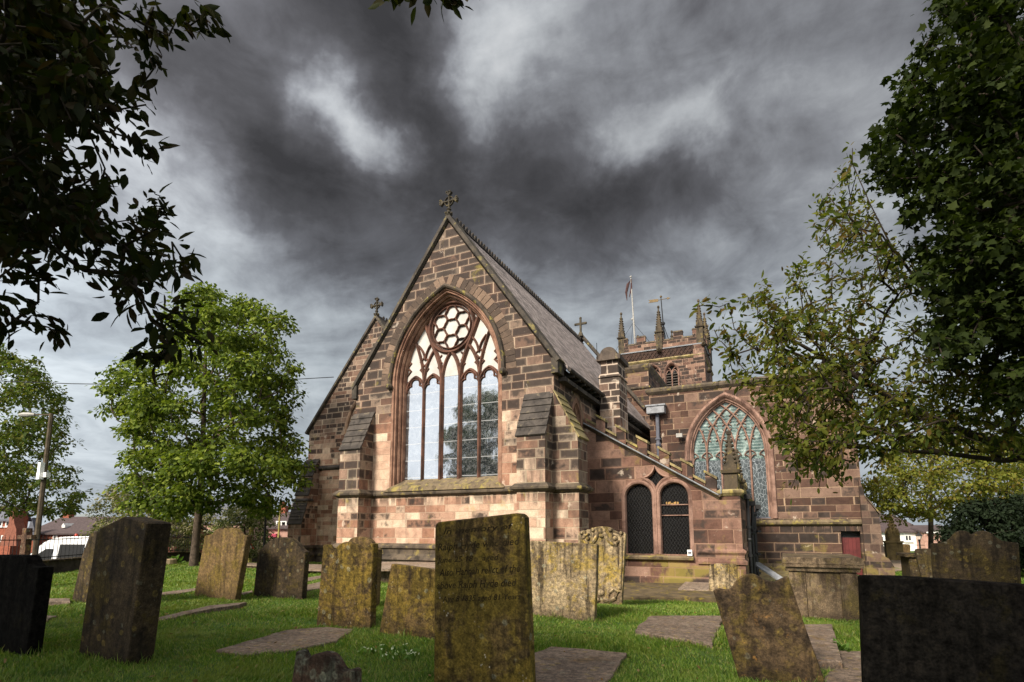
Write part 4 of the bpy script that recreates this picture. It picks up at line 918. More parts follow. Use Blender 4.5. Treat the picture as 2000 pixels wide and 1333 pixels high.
b = MB(); b.plate(east(58.), [(v0[0] - 1.35, vb - .12), (v0[0] - .3, vb - .15), (v0[0] - .3, vb + .15), (v0[0] - 1.35, vb + .2), (v0[0] - 1.15, vb + .03)], (), .03, -.03); b.tube([(v0[0] - .3, 58., vb), (v0[0] + .7, 58., vb + .03)], .035, 5)
b.plate(east(58.), [(v0[0] + .65, vb - .12), (v0[0] + 1., vb + .03), (v0[0] + .65, vb + .16)], (), .03, -.03); b.ball((v0[0], 58., vb + .35), .13); b.build('vane', 'gold_leaf', wv)
cpos = aY(1313, 984, 21.)
chd = thing('chandelier', 'small lit chandelier hanging behind the dark vestry window', 'chandelier', (cpos[0], 21., cpos[2]))
b = MB(); b.tube([(cpos[0], 21., cpos[2] + 1.0), (cpos[0], 21., cpos[2] - .08)], .012, 5)
bb = MB()
for k in range(6):
    an = k * math.pi / 3 + .3; q = (cpos[0] + .2 * math.cos(an), 21. + .2 * math.sin(an), cpos[2] - .02); b.tube([(cpos[0], 21., cpos[2] - .08), (q[0], q[1], q[2] - .1), q], .01, 4); bb.ball((q[0], q[1], q[2] + .04), .028, 1, 1, 1.8, 6)
bb.ball((cpos[0], 21., cpos[2] - .02), .045); b.build('arms', 'gold_leaf', chd); bb.build('bulbs', 'candle_bulb', chd)
p = aY(1347, 1079, VY - .14)
nt_ = thing('notice', 'small square white notice standing on the vestry window sill', 'notice', (p[0], VY - .13, .70))
b = MB(); b.box(p[0] - .075, p[0] + .075, VY - .13, VY - .11, .69, .88); b.build('board', 'sign_white', nt_)
b = MB(); b.box(p[0] - .05, p[0] + .05, VY - .134, VY - .131, .75, .82); b.build('printed_panel', 'slate_blue', nt_)

# ------------------------------------------------------------------ the ground
WALL = [(-17.6, -2.), (-20.6, 5.), (-23.5, 10.9), (-25.7, 16.), (-29.3, 24.), (-33.5, 33.)]
def side_of_wall(x, y):
    """positive outside (road side)"""
    best = np.full(np.shape(x), 1e9); sg = np.zeros(np.shape(x))
    for (a, c) in zip(WALL[:-1], WALL[1:]):
        a = np.array(a); c = np.array(c); t = c - a; L = t @ t
        k = np.clip(((x - a[0]) * t[0] + (y - a[1]) * t[1]) / L, 0, 1)
        px_, py_ = a[0] + k * t[0], a[1] + k * t[1]; dd_ = np.hypot(x - px_, y - py_)
        s_ = np.sign(t[0] * (y - a[1]) - t[1] * (x - a[0])); m = dd_ < best
        best = np.where(m, dd_, best); sg = np.where(m, s_, sg)
    return best * sg
def grid(name, mt, xs, ys, zf):
    X, Y = np.meshgrid(xs, ys); Z = zf(X, Y); nx, ny = len(xs), len(ys)
    v = np.stack([X.ravel(), Y.ravel(), Z.ravel()], 1)
    i = np.arange(ny - 1)[:, None] * nx + np.arange(nx - 1)[None]; f = np.stack([i, i + 1, i + nx + 1, i + nx], -1).reshape(-1, 4)
    me = bpy.data.meshes.new(name); me.from_pydata(v.tolist(), [], f.tolist()); me.update()
    me.polygons.foreach_set('use_smooth', [True] * len(me.polygons))
    return link(name, me, mt)
def yard_z(x, y):
    o = side_of_wall(x, y); z = gz(x, y)
    return np.where(o > .15, -1.55, z)
lawn = tag(grid('ground', 'turf_soil', np.arange(-36, 20, .3), np.arange(-9, 64, .3), yard_z), None, None, kind='structure')
b = MB(); b.add([(-900, -900, -1.42), (900, -900, -1.42), (900, 900, -1.42), (-900, 900, -1.42)], [(0, 1, 2, 3)]); tag(b.build('road', 'asphalt'), None, None, kind='structure')

SLABS = []
def inpoly(poly, x, y):
    r = np.zeros(np.shape(x), bool); n = len(poly)
    for i in range(n):
        (x0, y0), (x1, y1) = poly[i], poly[(i + 1) % n]
        c = ((y0 > y) != (y1 > y)) & (x < (x1 - x0) * (y - y0) / (y1 - y0 + 1e-12) + x0); r ^= c
    return r
def slab(name, pxs, h, label, cat, mt, group=None, kind=None, jit=.02, drop=.1, ex=True):
    pts = [aG(*q) for q in pxs]; out = []
    for i in range(len(pts)):
        a, c = pts[i], pts[(i + 1) % len(pts)]; n = max(2, int(np.linalg.norm(c - a) / .18))
        for k in range(n):
            q = a + (c - a) * k / n; out.append((q[0] + random.uniform(-jit, jit), q[1] + random.uniform(-jit, jit)))
    ctr = np.mean(pts, 0); z0 = .012 + float(max([gz(x, y) for x, y in out] + [gz(ctr[0] + (x - ctr[0]) * .5, ctr[1] + (y - ctr[1]) * .5) for x, y in out]))
    b = MB(); fr = PLAN
    cx_, cy_ = ctr[0], ctr[1]; ins = [(cx_ + (x - cx_) * .985, cy_ + (y - cy_) * .985) for x, y in out]
    n = len(out); vs = [fr(x, y, z0 + h) for x, y in ins] + [fr(x, y, z0 + h - .012) for x, y in out] + [fr(x, y, z0 - drop) for x, y in out]
    tri = geometry.tessellate_polygon([[Vector((x, y, 0)) for x, y in ins]]); fs = [tuple(t) for t in tri]
    for r in (0, 1):
        for i in range(n): j = (i + 1) % n; fs.append((r * n + i, r * n + j, (r + 1) * n + j, (r + 1) * n + i))
    b.add(vs, fs)
    o = b.build(name, mt)
    o.data.transform(Matrix.Translation(-Vector((cx_, cy_, z0)))); o.location = (cx_, cy_, z0)
    tag(o, label, cat, group, kind)
    if ex: SLABS.append(out)
    return o
G1 = 'ledger stones lying in the grass'
slab('grave_ledger', [(425, 1276), (480, 1258), (560, 1233), (640, 1229), (692, 1233), (655, 1258), (580, 1276), (490, 1284)], .012, 'crumbling mossy ledger slab in the grass before the double-scalloped headstone', 'grave slab', 'ledger_stone', G1, jit=.025)
slab('grave_ledger', [(1028, 1292), (1078, 1270), (1226, 1283), (1180, 1350), (1028, 1354)], .02, 'broad worn ledger slab beside the foot of the tall inscribed headstone', 'grave slab', 'ledger_stone', G1)
slab('grave_ledger', [(1238, 1242), (1270, 1211), (1414, 1214), (1393, 1267)], .02, 'pale flat ledger slab in the lawn left of the leaning headstone', 'grave slab', 'ledger_stone', G1)
slab('grave_ledger', [(1560, 1236), (1626, 1233), (1645, 1312), (1602, 1316)], .09, 'raised grey ledger slab just behind the leaning headstone', 'grave slab', 'ledger_stone', G1, jit=.008)
slab('grave_ledger', [(1636, 1277), (1705, 1279), (1720, 1352), (1610, 1352)], .015, 'sunken brown ledger slab next to the big black headstone', 'grave slab', 'ledger_stone', G1)
slab('grave_ledger', [(285, 1216), (340, 1203), (410, 1190), (480, 1185), (470, 1190), (405, 1198), (345, 1210), (300, 1219)], .010, 'thin sliver of ledger slab nearly overgrown, right of the tall dark headstone', 'grave slab', 'ledger_stone', G1, jit=.03)
slab('grave_ledger', [(303, 1163), (345, 1157), (385, 1151), (384, 1156), (345, 1163), (312, 1166)], .012, 'narrow strip of ledger slab left of the tan leaning headstone', 'grave slab', 'ledger_stone', G1, jit=.03)
slab('grave_ledger', [(470, 1160), (494, 1155), (494, 1160), (474, 1164)], .012, 'small corner of ledger slab between the tan and the round-topped headstones', 'grave slab', 'ledger_stone', G1)
slab('grave_ledger', [(590, 1133), (640, 1124), (640, 1130), (592, 1139)], .015, 'upper pinkish flagstone right of the round-topped headstone', 'grave slab', 'ledger_stone', G1)
slab('grave_ledger', [(588, 1147), (640, 1137), (640, 1150), (590, 1158)], .015, 'lower pinkish flagstone right of the round-topped headstone', 'grave slab', 'ledger_stone', G1)
slab('grave_ledger', [(70, 1178), (138, 1176), (138, 1182), (70, 1186)], .06, 'long low slab edge in the grass between the two dark headstones', 'grave slab', 'ledger_stone', G1)
slab('grave_ledger', [(64, 1209), (80, 1205), (106, 1207), (90, 1216), (66, 1220)], .012, 'rusty patch of slab in the grass beside the scalloped dark headstone', 'grave slab', 'ledger_stone', G1, jit=.04)
slab('stone_edging', [(1212, 1174), (1214, 1148), (1405, 1150), (1402, 1178)], .07, 'mossy low stone kerb along the foot of the vestry wall', 'kerb', 'mossy_kerb', jit=.01)
slab('stone_edging', [(1477, 1118), (1545, 1115), (1548, 1132), (1482, 1136)], .05, 'yellow mossy kerb stones behind the chest tomb by the drainpipes', 'kerb', 'mossy_slab', jit=.01)
slab('path', [(1712, 1100), (1745, 1095), (1800, 1101), (1800, 1112), (1740, 1118), (1712, 1112)], .01, None, None, 'path_gravel', None, 'structure')

def table_slab(pxs, h, th, label, mt='ledger_stone'):
    pts = [aG(*q) for q in pxs]; c = np.mean(pts, 0); t = thing('table_tomb', label, 'tomb', c)
    b = MB(); z = c[2] + h; b.plate(PLAN, [(p[0], p[1]) for p in pts], (), z + th, z); b.build('top_slab', mt, t)
    b = MB(); b.plate(PLAN, [(c[0] + (p[0] - c[0]) * .86, c[1] + (p[1] - c[1]) * .86) for p in pts], (), z, c[2] - .2); b.build('base', 'tomb_stone', t)
table_slab([(725, 1142), (735, 1124), (900, 1124), (905, 1142)], .38, .07, 'low flat table tomb in front of the chancel plinth, behind the sloping-topped headstone')
table_slab([(1325, 1166), (1341, 1149), (1420, 1150), (1420, 1168)], .16, .05, 'flat slab on low supports at the foot of the vestry wall')
table_slab([(476, 1110), (484, 1105), (520, 1106), (518, 1112)], .08, .05, 'small distant flat slab behind the round-topped headstone')
table_slab([(585, 1122), (596, 1112), (650, 1112), (650, 1124)], .12, .06, 'long flat slab at the corner of the north aisle, right of the round-topped headstone')

# ------------------------------------------------------------------ gravestones
STONES = []
def bevelled(b, fr, out, th, bev):
    P = np.array(out, float); A = .5 * np.sum(P[:, 0] * np.roll(P[:, 1], -1) - np.roll(P[:, 0], -1) * P[:, 1])
    if A < 0: P = P[::-1]
    n = len(P); t1 = P - np.roll(P, 1, 0); t2 = np.roll(P, -1, 0) - P
    t1 /= np.linalg.norm(t1, axis=1, keepdims=True) + 1e-9; t2 /= np.linalg.norm(t2, axis=1, keepdims=True) + 1e-9
    n1 = np.stack([-t1[:, 1], t1[:, 0]], 1); n2 = np.stack([-t2[:, 1], t2[:, 0]], 1); nn = n1 + n2; nn /= np.linalg.norm(nn, axis=1, keepdims=True) + 1e-9
    I = P + nn * bev; vs = []
    for (Q, wv_) in ((I, 0), (P, -bev), (P, -th + bev), (I, -th)): vs += [fr(q[0], q[1], wv_) for q in Q]
    tri = geometry.tessellate_polygon([[Vector((x, y, 0)) for x, y in I]]); fs = [tuple(t) for t in tri] + [tuple(3 * n + i for i in t) for t in tri]
    for r in range(3):
        for i in range(n): j = (i + 1) % n; fs.append((r * n + i, r * n + j, (r + 1) * n + j, (r + 1) * n + i))
    return b.add(vs, fs)
def stone(out, base, label, mt, th=.11, bev=.010, name='gravestone', cat='gravestone', group='old headstones of the churchyard'):
    p = aG(*base); t = thing(name, label, cat, p, group); fr = east(p[1])
    pts = [aY(x, y, p[1]) for x, y in out]
    b = MB(); bevelled(b, fr, [(q[0], q[2]) for q in pts], th, bev); o = b.build('slab', mt, t)
    lowx = [q[0] for q in pts if q[2] < p[2] + .45]; STONES.append((min(lowx), max(lowx), p[1], th))
    return t, fr, p
tJ, frJ, pJ = stone([(846, 1395), (847.5, 1200), (849, 1030), (851, 1024), (856, 1020), (930, 1011.5), (1008, 1002.5), (1014, 1003), (1019, 1006), (1023.5, 1011), (1030, 1180), (1039, 1395)], (943, 1374),
      'big olive-brown headstone with a sloping top and a legible carved inscription, nearest the centre', 'speckled_gravestone', .12, .012)
stone([(616, 1240), (618, 1213), (630.7, 1066), (634.5, 1064), (637.5, 1065), (641, 1070), (646, 1079), (649, 1081.8), (651.8, 1076.6), (656, 1070), (662, 1064), (668, 1060.5), (674, 1058.5), (684.5, 1059), (692, 1063), (698, 1069), (703, 1077), (706, 1079.5), (711, 1074), (718, 1066), (724, 1062), (728, 1063), (728.5, 1070), (722, 1240)], (670, 1230),
      'mossy headstone with a scalloped double-shouldered top, in front of another round-topped one', 'olive_gravestone', .14, .012)
stone([(688, 1200), (679, 1070), (680, 1058), (684, 1053), (690, 1050), (700, 1048.3), (710, 1049.5), (718, 1052.5), (725, 1059), (729, 1066), (732, 1070), (736, 1072.5), (738.5, 1074), (738.5, 1079), (733, 1200)], (712, 1190),
      'round-topped headstone mostly hidden behind the scalloped one', 'tan_gravestone', .13)
stone([(738, 1258), (741.5, 1228), (763.5, 1104), (765, 1102), (800, 1106.5), (872, 1117), (873, 1258)], (800, 1245), 'squat headstone with a broken slanting top, left of the big inscribed one', 'olive_gravestone', .12)
stone([(1012, 1222), (1024, 1057), (1040, 1056.5), (1100, 1060), (1164, 1063.5), (1166, 1066), (1164, 1140), (1160.5, 1222)], (1097, 1209), 'wide pale flat-topped headstone with black streaks and yellow lichen', 'pale_gravestone', .13)
tL, frL, pL = stone([(1129, 1192), (1129, 1062), (1129.5, 1044), (1131.5, 1039), (1136, 1036.5), (1141, 1037.5), (1147, 1034.5), (1155, 1034.5), (1161, 1030.5), (1168, 1029), (1183, 1029), (1192, 1031), (1199, 1036), (1208, 1040.5), (1214, 1040), (1220, 1041), (1222, 1045), (1219, 1090), (1213.5, 1192)], (1172, 1182),
      'ornate carved headstone with scrolls and bosses, partly behind the wide pale one', 'pale_gravestone', .13)
tN, frN, pN = stone([(1452, 1362), (1437.7, 1308), (1393, 1155), (1396, 1152), (1404.5, 1150.7), (1415, 1153), (1424, 1151.6), (1430.7, 1145.5), (1437.7, 1134), (1443, 1129), (1450, 1125.3), (1457, 1122.8), (1464, 1121.9), (1470, 1122.3), (1476, 1124), (1488, 1130.6), (1499, 1135.8), (1505, 1137.2), (1511, 1137), (1521.6, 1133), (1532, 1128.2), (1537, 1127.2), (1540, 1129), (1569, 1215), (1622, 1362)], (1530, 1340),
      'dark headstone with a wavy top leaning steeply to the left', 'rust_gravestone', .11)
stone([(1384, 1178), (1385, 1106), (1388, 1103), (1400, 1101), (1436, 1102), (1440, 1107), (1441, 1178)], (1412, 1168), 'small yellow-lichened headstone against the vestry, behind the leaning one', 'pale_gravestone', .10)
stone([(552, 1450), (577, 1274), (580.4, 1271.6), (585.5, 1274.5), (589, 1282), (592, 1288), (596.5, 1289.7), (600, 1287), (604, 1283.8), (609, 1280), (614.4, 1277.9), (621, 1276.3), (628, 1276), (634, 1276.7), (640, 1278.7), (645.5, 1282.5), (650, 1288), (658.6, 1302.5), (662, 1308), (665.4, 1311), (669, 1312.7), (672, 1312.7), (679, 1309.5), (683, 1308.5), (687, 1309.5), (690, 1313), (692, 1450)], (628, 1432),
      'small brown scalloped headstone with flaking grey face, at the bottom edge', 'flaking_gravestone', .10)
stone([(148, 1315), (151, 1290), (170, 1155), (189, 1037), (191, 1034), (241, 1009.5), (284, 1020), (287, 1023), (250, 1290), (246, 1315)], (200, 1292), 'tall dark headstone with a low pointed top, leaning, its thick edge showing', 'dark_gravestone', .30, .014)
stone([(-48, 1300), (-40, 1100), (-22, 1092), (-12, 1086), (-4, 1084), (3, 1086), (9, 1091), (15, 1087), (21, 1084), (27, 1086), (32, 1091), (37, 1087), (43, 1084.5), (49, 1086), (53, 1093), (57, 1102), (63, 1107), (72, 1107.5), (76, 1109), (48, 1300)], (5, 1276), 'nearly black headstone with a scalloped top at the far left', 'black_gravestone', .16)
stone([(136, 1192), (138, 1182), (160, 1085), (174, 1047), (178, 1042), (205, 1030), (222, 1032), (240, 1044), (228, 1192)], (185, 1182), 'brown leaning headstone mostly hidden behind the tall dark one', 'dark_gravestone', .14)
stone([(376, 1182), (377.5, 1170), (399.5, 1048), (402, 1046), (407, 1045.8), (414, 1043.8), (416.5, 1040), (419, 1037), (422, 1034.5), (426, 1033), (430, 1031.6), (433, 1034.5), (435, 1035.5), (437, 1033), (440, 1031), (443, 1034.5), (445, 1035.6), (447, 1033), (450, 1031.5), (454.5, 1032), (459, 1035), (462.6, 1039), (465.5, 1043), (468, 1045.3), (476, 1046), (481.5, 1045.8), (482, 1048), (459, 1170.6), (457, 1182)], (420, 1170),
      'tan headstone with a fretted top leaning to the right, in the sunny grass', 'tan_gravestone', .15)
stone([(492.5, 1182), (493.7, 1169), (502, 1091), (504.5, 1076), (507, 1073.5), (512.5, 1070.8), (515, 1066.5), (519, 1062.5), (524.5, 1057.8), (530, 1054.4), (539, 1051), (549, 1049.6), (558, 1050.4), (566.6, 1053), (574.5, 1058), (581.4, 1065), (585, 1070), (588, 1073.8), (591.5, 1076.3), (595.5, 1078), (596, 1080), (588, 1182)], (540, 1170), 'dark round-topped headstone standing upright near the corner of the north aisle', 'dark_gravestone', .15)
stone([(1696, 1560), (1681, 1140), (1680, 1129), (1683, 1126.5), (1690, 1126), (1765, 1127.5), (1900, 1136), (2080, 1149), (2085, 1560)], (1880, 1500), 'big flat-topped black headstone in the bottom right corner', 'black_gravestone', .16, .012)
stone([(1831, 1235), (1820, 1064), (1823, 1061.5), (1838, 1061), (1850, 1058), (1858, 1052), (1864, 1044), (1870, 1039), (1877, 1036.8), (1885, 1037), (1892, 1040), (1897, 1044), (1900, 1045.5), (1904, 1042), (1911, 1038.5), (1919, 1037), (1927, 1038), (1936, 1042), (1946, 1050), (1956, 1056), (1972, 1059), (1988, 1060.5), (1990, 1064), (2002, 1235)], (1905, 1208), 'wide double headstone with two rounded humps, behind the black one', 'dark_gravestone', .14)
stone([(1806, 1150), (1787, 1078), (1789, 1073), (1800, 1071.5), (1815, 1072), (1824, 1076), (1828, 1150)], (1812, 1140), 'narrow headstone close to the left of the double-humped one', 'dark_gravestone', .12)
stone([(1750, 1096), (1749, 1064), (1752, 1062.5), (1776, 1063.5), (1778, 1066), (1778, 1096)], (1764, 1089), 'square brown headstone standing in front of the spired monument', 'tan_gravestone', .2)
stone([(1717, 1078), (1716, 1070), (1720, 1067.5), (1727, 1068), (1731, 1073), (1731, 1080)], (1724, 1078.5), 'tiny far headstone by the path, before the white cottage', 'dark_gravestone', .2)
# inscription of the big headstone
def words(txt, xa, ya, xb, yb, parent, fr, Y, hgt=None):
    cu = bpy.data.curves.new('inscription', 'FONT'); cu.body = txt; cu.size = 1.; cu.shear = .28; cu.extrude = .0; cu.offset = .011; cu.resolution_u = 2
    o = bpy.data.objects.new('tmp_text', cu); COL.objects.link(o); bpy.context.view_layer.update()
    me = bpy.data.meshes.new_from_object(o.evaluated_get(bpy.context.evaluated_depsgraph_get())); bpy.data.objects.remove(o)
    v = np.zeros(len(me.vertices) * 3); me.vertices.foreach_get('co', v); v = v.reshape(-1, 3)
    a = aY(xa, ya, Y); c = aY(xb, yb, Y); L = v[:, 0].max() - v[:, 0].min(); ux = (c - a); s_ = np.linalg.norm(ux) / L; ux = ux / np.linalg.norm(ux); uz = np.array([-ux[2], 0, ux[0]])
    ky = (hgt / s_ / .72 / 1.) if hgt else 1.
    P = a + (v[:, :1] - v[:, 0].min()) * s_ * ux + v[:, 1:2] * s_ * ky * uz + np.array([0, -.0016, 0]) - wpos(parent)
    me.vertices.foreach_set('co', P.ravel()); me.update(); me.materials.clear()
    return link('inscription', me, 'letter_dark', parent)
for tx, xa, ya, xb, yb, hh in (('In memory of', 866, 1044.5, 1004, 1033, .055), ('Ralph Hyde who died', 855, 1076, 1016, 1064, .066), ('June 25 18    aged', 853, 1100, 975, 1093.5, .05), ('Also Hannah relict of the', 858, 1126, 1016, 1117, .066), ('above Ralph Hyde died', 853, 1151, 1010, 1145, .066), ('Aug 8 1835 aged 81 Years', 864, 1176, 1018, 1170.5, .05)):
    words(tx, xa, ya, xb, yb, tJ, frJ, pJ[1], hh)
# relief of the carved headstone
b = MB(); q = lambda x, y, wv_=.01: aY(x, y, pL[1]) + np.array([0, -wv_, 0])
b.ball(q(1175, 1037), .085, 1.1, .7, .9, 8); b.ball(q(1175, 1046), .06, 1, .7, 1, 7)
for sx in (-1, 1):
    X_ = lambda x: 1175 + sx * (1175 - x)
    b.tube([q(X_(1170), 1040), q(X_(1163), 1053), q(X_(1155), 1062), q(X_(1145), 1063), q(X_(1139), 1056), q(X_(1142), 1047), q(X_(1152), 1043)], [.035, .045, .045, .04, .035, .03, .025], 6)
    b.ball(q(X_(1149), 1052), .05, 1, .8, 1, 7); b.ball(q(X_(1136), 1041), .045, n=6); b.ball(q(X_(1158), 1035), .05, n=6)
    b.tube([q(X_(1136), 1050), q(X_(1137), 1100), q(X_(1139), 1150)], .035, 6)
    b.tube([q(X_(1171), 1170), q(X_(1160), 1174), q(X_(1148), 1168), q(X_(1142), 1156), q(X_(1150), 1150), q(X_(1158), 1156), q(X_(1160), 1163)], [.05, .05, .045, .04, .035, .03, .02], 6)
b.ball(q(1174, 1158), .07, 1, .6, 1, 7); b.build('carved_relief', 'pale_gravestone', tL, True)

# chest tomb
p = aG(1611, 1212); gzz = p[2]; x0, x1 = aY(1548, 1200, p[1])[0], aY(1680, 1200, p[1])[0]
ct = thing('chest_tomb', 'large stone chest tomb with a moulded top slab and panelled end', 'tomb', p)
ztop = aY(1610, 1109, p[1])[2]; zt = aY(1610, 1090, p[1] - .07)[2]; y0, y1 = p[1], p[1] + 1.95
b = MB(); b.frust(x0 - .05, x1 + .05, y0 - .05, y1 + .05, ztop - .075, ztop + .005, -.02); b.box(x0 - .12, x1 + .12, y0 - .11, y1 + .11, ztop + .008, ztop + .07); b.frust(x0 - .13, x1 + .13, y0 - .12, y1 + .12, ztop + .07, zt, .03); b.build('top_slab', 'tomb_stone', ct)
b = MB(); b.box(x0, x1, y0 + .02, y1, gzz - .3, ztop - .08); b.build('chest', 'tomb_stone', ct)
wd = x1 - x0; b = MB(); b.box(x0 + wd * .25, x1 - wd * .25, y0 + .004, y0 + .03, gzz + .02, ztop - .11); b.build('end_panel', 'tomb_stone', ct)
for u0, u1 in ((x0 - .015, x0 + wd * .235), (x1 - wd * .235, x1 + .015)):
    b = MB(); b.box(u0, u1, y0 - .02, y0 + .06, gzz - .2, ztop - .1); b.build('pilaster', 'tomb_stone', ct)
b = MB(); b.box(x0 - .08, x1 + .08, y0 - .09, y1 + .08, gzz - .3, gzz + .035); b.build('base', 'tomb_stone', ct)
# dark box tomb by the narrow headstone
p = aG(1792, 1136); bt = thing('box_tomb', 'dark box tomb with an overhanging top, left of the narrow headstone', 'tomb', p); zt = aY(1792, 1083, p[1])[2]; xa, xb = aY(1779, 1130, p[1])[0], aY(1806, 1130, p[1])[0]
b = MB(); b.box(xa, xb, p[1], p[1] + 1.6, p[2] - .2, zt - .1); b.build('chest', 'dark_gravestone', bt)
b = MB(); b.box(xa - .12, xb + .1, p[1] - .1, p[1] + 1.7, zt - .1, zt); b.build('top_slab', 'dark_gravestone', bt)
# small stone cross
p = aG(39, 1150); cy_ = p[1]
ks = thing('stone_cross', 'small reddish stone cross on a grave behind the scalloped black headstone', 'cross', p); k_ = east(cy_)
b = MB(); a_ = lambda x, y: (aY(x, y, cy_)[0], aY(x, y, cy_)[2])
bevelled(b, k_, [a_(31, 1165), a_(34.5, 1100), a_(41.5, 1054), a_(33, 1054), a_(34, 1046), a_(42.5, 1045.5), a_(44, 1032), a_(52, 1032), a_(51.5, 1045.5), a_(61, 1045), a_(60, 1053.5), a_(50.5, 1054), a_(45.5, 1100), a_(44, 1165)], .14, .01); b.build('shaft', 'brown_gravestone', ks)
# spired monument far right
d_ = 34.; p = aD(1746, 1080, d_); p[2] = float(gz(p[0], p[1])); mo = thing('monument', 'weathered gothic monument with a small crocketed spire, before the white cottage', 'monument', p)
zz = lambda y: aD(1746, y, d_)[2]; b = MB(); hw = .42
b.box(p[0] - hw, p[0] + hw, p[1] - hw, p[1] + hw, p[2] - .3, zz(1060)); b.frust(p[0] - hw * 1.2, p[0] + hw * 1.2, p[1] - hw * 1.2, p[1] + hw * 1.2, zz(1060), zz(1057), .04); b.build('pedestal', 'monument_stone', mo)
b = MB(); b.box(p[0] - .32, p[0] + .32, p[1] - .32, p[1] + .32, zz(1057), zz(1042))
for an in range(4):
    aa = math.pi / 4 + an * math.pi / 2; b.lathe((p[0] + .36 * math.cos(aa), p[1] + .36 * math.sin(aa), zz(1057)), [(.09, 0), (.09, .4), (.11, .42), (.02, .75)], 6)
b.lathe((p[0], p[1], zz(1042)), [(.24, 0), (.15, .5), (.07, 1.05), (.10, 1.1), (.02, 1.35)], 8)
for k in range(5):
    for an in range(4): b.ball((p[0] + (.24 - .036 * k) * math.cos(an * 1.571), p[1] + (.24 - .036 * k) * math.sin(an * 1.571), zz(1042) + .1 + .2 * k), .06, n=5)
b.build('spire', 'monument_stone', mo)
p = aG(329, 1104); st_ = tag(MB().lathe((p[0], p[1], p[2] - .1), [(.36, 0), (.33, .15), (.31, .34), (.28, .36)], 14).build('tree_stump', 'stump_wood'), 'low sawn tree stump at the foot of the boundary wall', 'stump')
b = MB(); p0 = aG(1484, 1128); b.hexa([(-1., 21.9, .32), (-.72, 21.8, .32), (.1, 21.4, -.22), (-.15, 21.3, -.22), (-1., 21.9, .38), (-.72, 21.8, .38), (.1, 21.4, -.16), (-.15, 21.3, -.16)])
tag(b.build('cellar_hatch', 'lead_grey'), 'small slanting grey cover leaning by the black drainpipes', 'hatch')

# ------------------------------------------------------------------ boundary wall, railings
wl = thing('boundary_wall', 'low dark stone churchyard wall along the road on the left', 'wall', (-23.5, 10.9, 0)); b = MB(); cp = MB()
def wz(x, y): return float(gz(x, y))
dense = []
for a, c in zip(WALL[:-1], WALL[1:]):
    for k in range(8): dense.append((a[0] + (c[0] - a[0]) * k / 8, a[1] + (c[1] - a[1]) * k / 8))
dense.append(WALL[-1])
for a, c in zip(dense[:-1], dense[1:]):
    a, c = np.array(a), np.array(c); t = (c - a) / np.linalg.norm(c - a); n_ = np.array([-t[1], t[0]]) * .2; za, zc = wz(*a) + .40, wz(*c) + .40
    def hx(m, wd, z0a, z0c, z1a, z1c):
        n2_ = n_ * wd; m.hexa([(*(a + n2_), z0a), (*(c + n2_), z0c), (*(c - n2_), z0c), (*(a - n2_), z0a), (*(a + n2_), z1a), (*(c + n2_), z1c), (*(c - n2_), z1c), (*(a - n2_), z1a)])
    hx(b, 1., -1.6, -1.6, za, zc); hx(cp, 1.25, za, zc, za + .08, zc + .08)
b.build('wall_courses', 'wall_dark', wl); cp.build('wall_coping', 'dark_gravestone', wl)
rl = thing('railing', 'black iron railings standing on the low boundary wall', 'railing', (-23.5, 10.9, .45)); b = MB(); r_ = MB()
for a, c in zip(dense[:-1], dense[1:]):
    a, c = np.array(a), np.array(c); L = np.linalg.norm(c - a); n_ = max(1, int(L / .16))
    for k in range(n_):
        q_ = a + (c - a) * k / n_; z = wz(*q_) + .46; b.tube([(*q_, z), (*q_, z + .82), (*q_, z + .92)], [.009, .009, .003], 4)
    for hz in (.12, .74): r_.tube([(*a, wz(*a) + .46 + hz), (*c, wz(*c) + .46 + hz)], .016, 4, False)
b.build('bar_row', 'black_iron', rl); r_.build('rail', 'black_iron', rl)

# ------------------------------------------------------------------ street furniture
def zat(x, y, d_): return aD(x, y, d_)[2]
d_ = 23.; p = aD(84, 950, d_); sp = thing('street_lamp', 'tall plain street lamp post with a short arm, by the road at the far left', 'street lamp', (p[0], p[1], -1.4))
zt = zat(108, 808, d_); b = MB(); b.tube([(p[0], p[1], -1.4), (p[0], p[1], zt)], [.12, .085], 8); b.build('post', 'pole_olive', sp)
e = np.array([p[0], p[1], zt - .05]) - cR * .95; b = MB(); b.tube([(p[0], p[1], zt - .05), tuple(e)], .03, 5); b.build('arm', 'pole_olive', sp)
b = MB(); e2 = e - cR * .25; b.tube([tuple(e + cR * .25), tuple(e), tuple(e2), tuple(e - cR * .42)], [.05, .10, .10, .04], 8); b.build('lamp_head', 'floodlight_grey', sp)
b = MB()
for (x, y, sx, sz) in ((80, 916, .1, .26), (78, 930, .12, .14), (91, 928, .12, .1)):
    q_ = aD(x, y, d_ - .15); b.box(q_[0] - sx, q_[0] + sx, q_[1] - .08, q_[1] + .08, q_[2] - sz, q_[2] + sz)
b.build('control_box', 'sign_white', sp)
q0, q1 = aD(-260, 728, 26.), aY(652, 737, 22.2)
cab = []
for t_ in np.linspace(0, 1, 13): v_ = q0 + (q1 - q0) * t_; cab.append((v_[0], v_[1], v_[2] - .5 * math.sin(math.pi * t_)))
tag(MB().tube(cab, .022, 5).build('overhead_cable', 'black_iron'), 'thin overhead cable crossing the sky behind the tree to the north aisle gable', 'cable')
